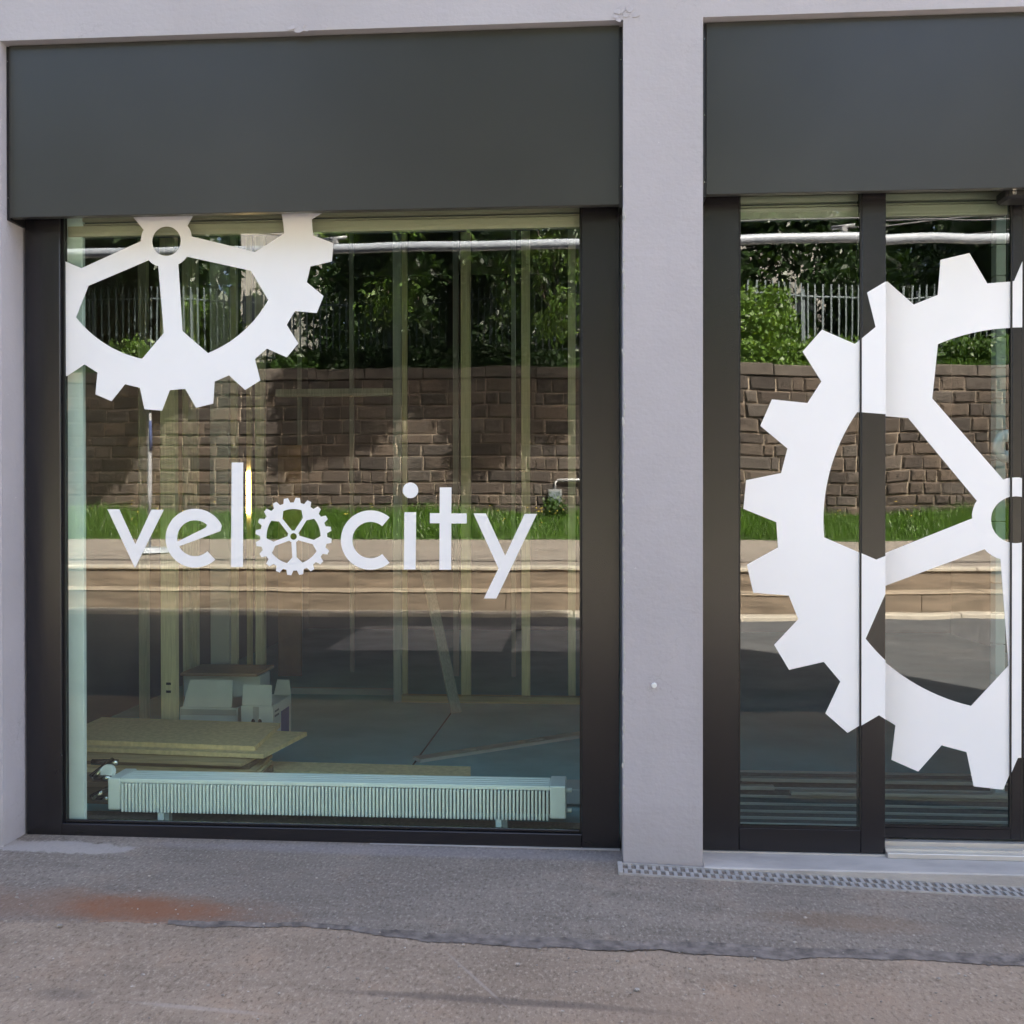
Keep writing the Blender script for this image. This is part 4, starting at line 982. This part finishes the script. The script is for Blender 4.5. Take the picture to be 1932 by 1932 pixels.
# overhead tube with cables above the street
PYY = -9.0; pz = ref(860, 466, PYY).z
ot = empty('overhead_line', (0, PYY, pz), 'white overhead tube with thin cables spanning the street side, mirrored high in the glass', 'overhead line')
tube('line_tube', [(-16, PYY, pz), (0, PYY, pz+.01), (16, PYY, pz)], .068, 'pipe_white', ot, 16)
for k, (dy, dz, sag) in enumerate(((.1, .26, .03), (-.3, .62, .1), (.2, .70, .05))):
    tube('cable', [(x, PYY+dy, pz+dz-sag*(1-(x/16)**2)) for x in lin(-16, 16, 16)], .011, 'cable', ot, 5)
for (x0, x1, z0_, z1_) in ((6.6, 13, .05, 1.1), (6.4, 14, .0, .8), (6.2, 12, .5, .2)):
    tube('cable', [(x0*.75, PYY, pz+z0_), (x1, PYY-1.5, pz+z1_)], .010, 'cable', ot, 5)
for px in (632, 1590):
    q = ref(px, 452, PYY); c = box('cable_clamp', (q.x-.045, q.x+.045), (PYY-.05, PYY+.05), (pz+.06, pz+.16), 'post_grey', ot, .02)
    tube('insulator', [(q.x-.16, PYY, pz+.13), (q.x+.16, PYY, pz+.17)], [.03, .022], 'post_grey', ot, 8)
    tube('cable', [(q.x, PYY, pz+.12), (q.x+(2.2 if px > 1000 else -2.0), PYY-.8, pz+.55)], .011, 'cable', ot, 5)
for x in (-15.9, 15.9): tube('mast', [(x, PYY, -.1), (x, PYY, pz+1.3)], [.12, .08], 'post_grey', ot, 12)
# folded parasol on a round base, pavement across the street
q = ref(289, 1014, -13.6)
zg = .62+(.914-.62)*(PY0+13.6)/(PY0-PY1)
pa = empty('folded_parasol', (q.x, -13.6, zg), 'slim folded parasol on a round white base, mirrored behind the letter v', 'parasol')
ztop = ref(289, 778, -13.6).z
tube('pole', [(q.x, -13.6, zg+.06), (q.x, -13.6, ztop)], .028, 'post_grey', pa)
tube('folded_canopy', [(q.x, -13.6, zg+.75), (q.x, -13.6, zg+1.1), (q.x, -13.6, ztop-.4), (q.x, -13.6, ztop-.05)], [.03, .045, .04, .02], 'cloth_white', pa, 9)
tube('canopy_band', [(q.x+.03, -13.57, zg+1.9), (q.x+.02, -13.57, ztop-.15)], [.036, .03], 'cloth_blue', pa, 9)
bm = bmesh.new(); bmesh.ops.create_cone(bm, cap_ends=True, segments=28, radius1=.42, radius2=.36, depth=.09)
obj('base', mesh_from(bm, 'base', 'pipe_white'), (q.x, -13.6, zg+.05), pa)
# lighter concrete slab plates set in the street
sp = empty('street_plate', (0, -7.5, -.08)); sp['kind'] = 'structure'
pA = ref(612, 1226, -8.6); 
def mz(px, py, z): 
    d = fwd + rt*((px-966)/1932) - up*((py-966)/1932); k_ = (z-CAM.z)/d.z; p = CAM+d*k_; return Vector((p.x, 2*GY-p.y, z))
c0, c1 = mz(612, 1228, -.07), mz(612, 1182, -.07)
xs_ = [c0.x, c0.x+2.55, c0.x+2.62, c0.x+4.4]
for xa_, xb_ in ((c0.x, c0.x+2.05), (c0.x+2.15, c0.x+3.05), (c0.x+3.07, c0.x+4.2)):
    box('plate', (xa_, xb_), (c1.y, c0.y), (gz(xa_, c0.y)-.1, gz(xa_, c0.y)+.006), 'plate_stone', sp, .004)
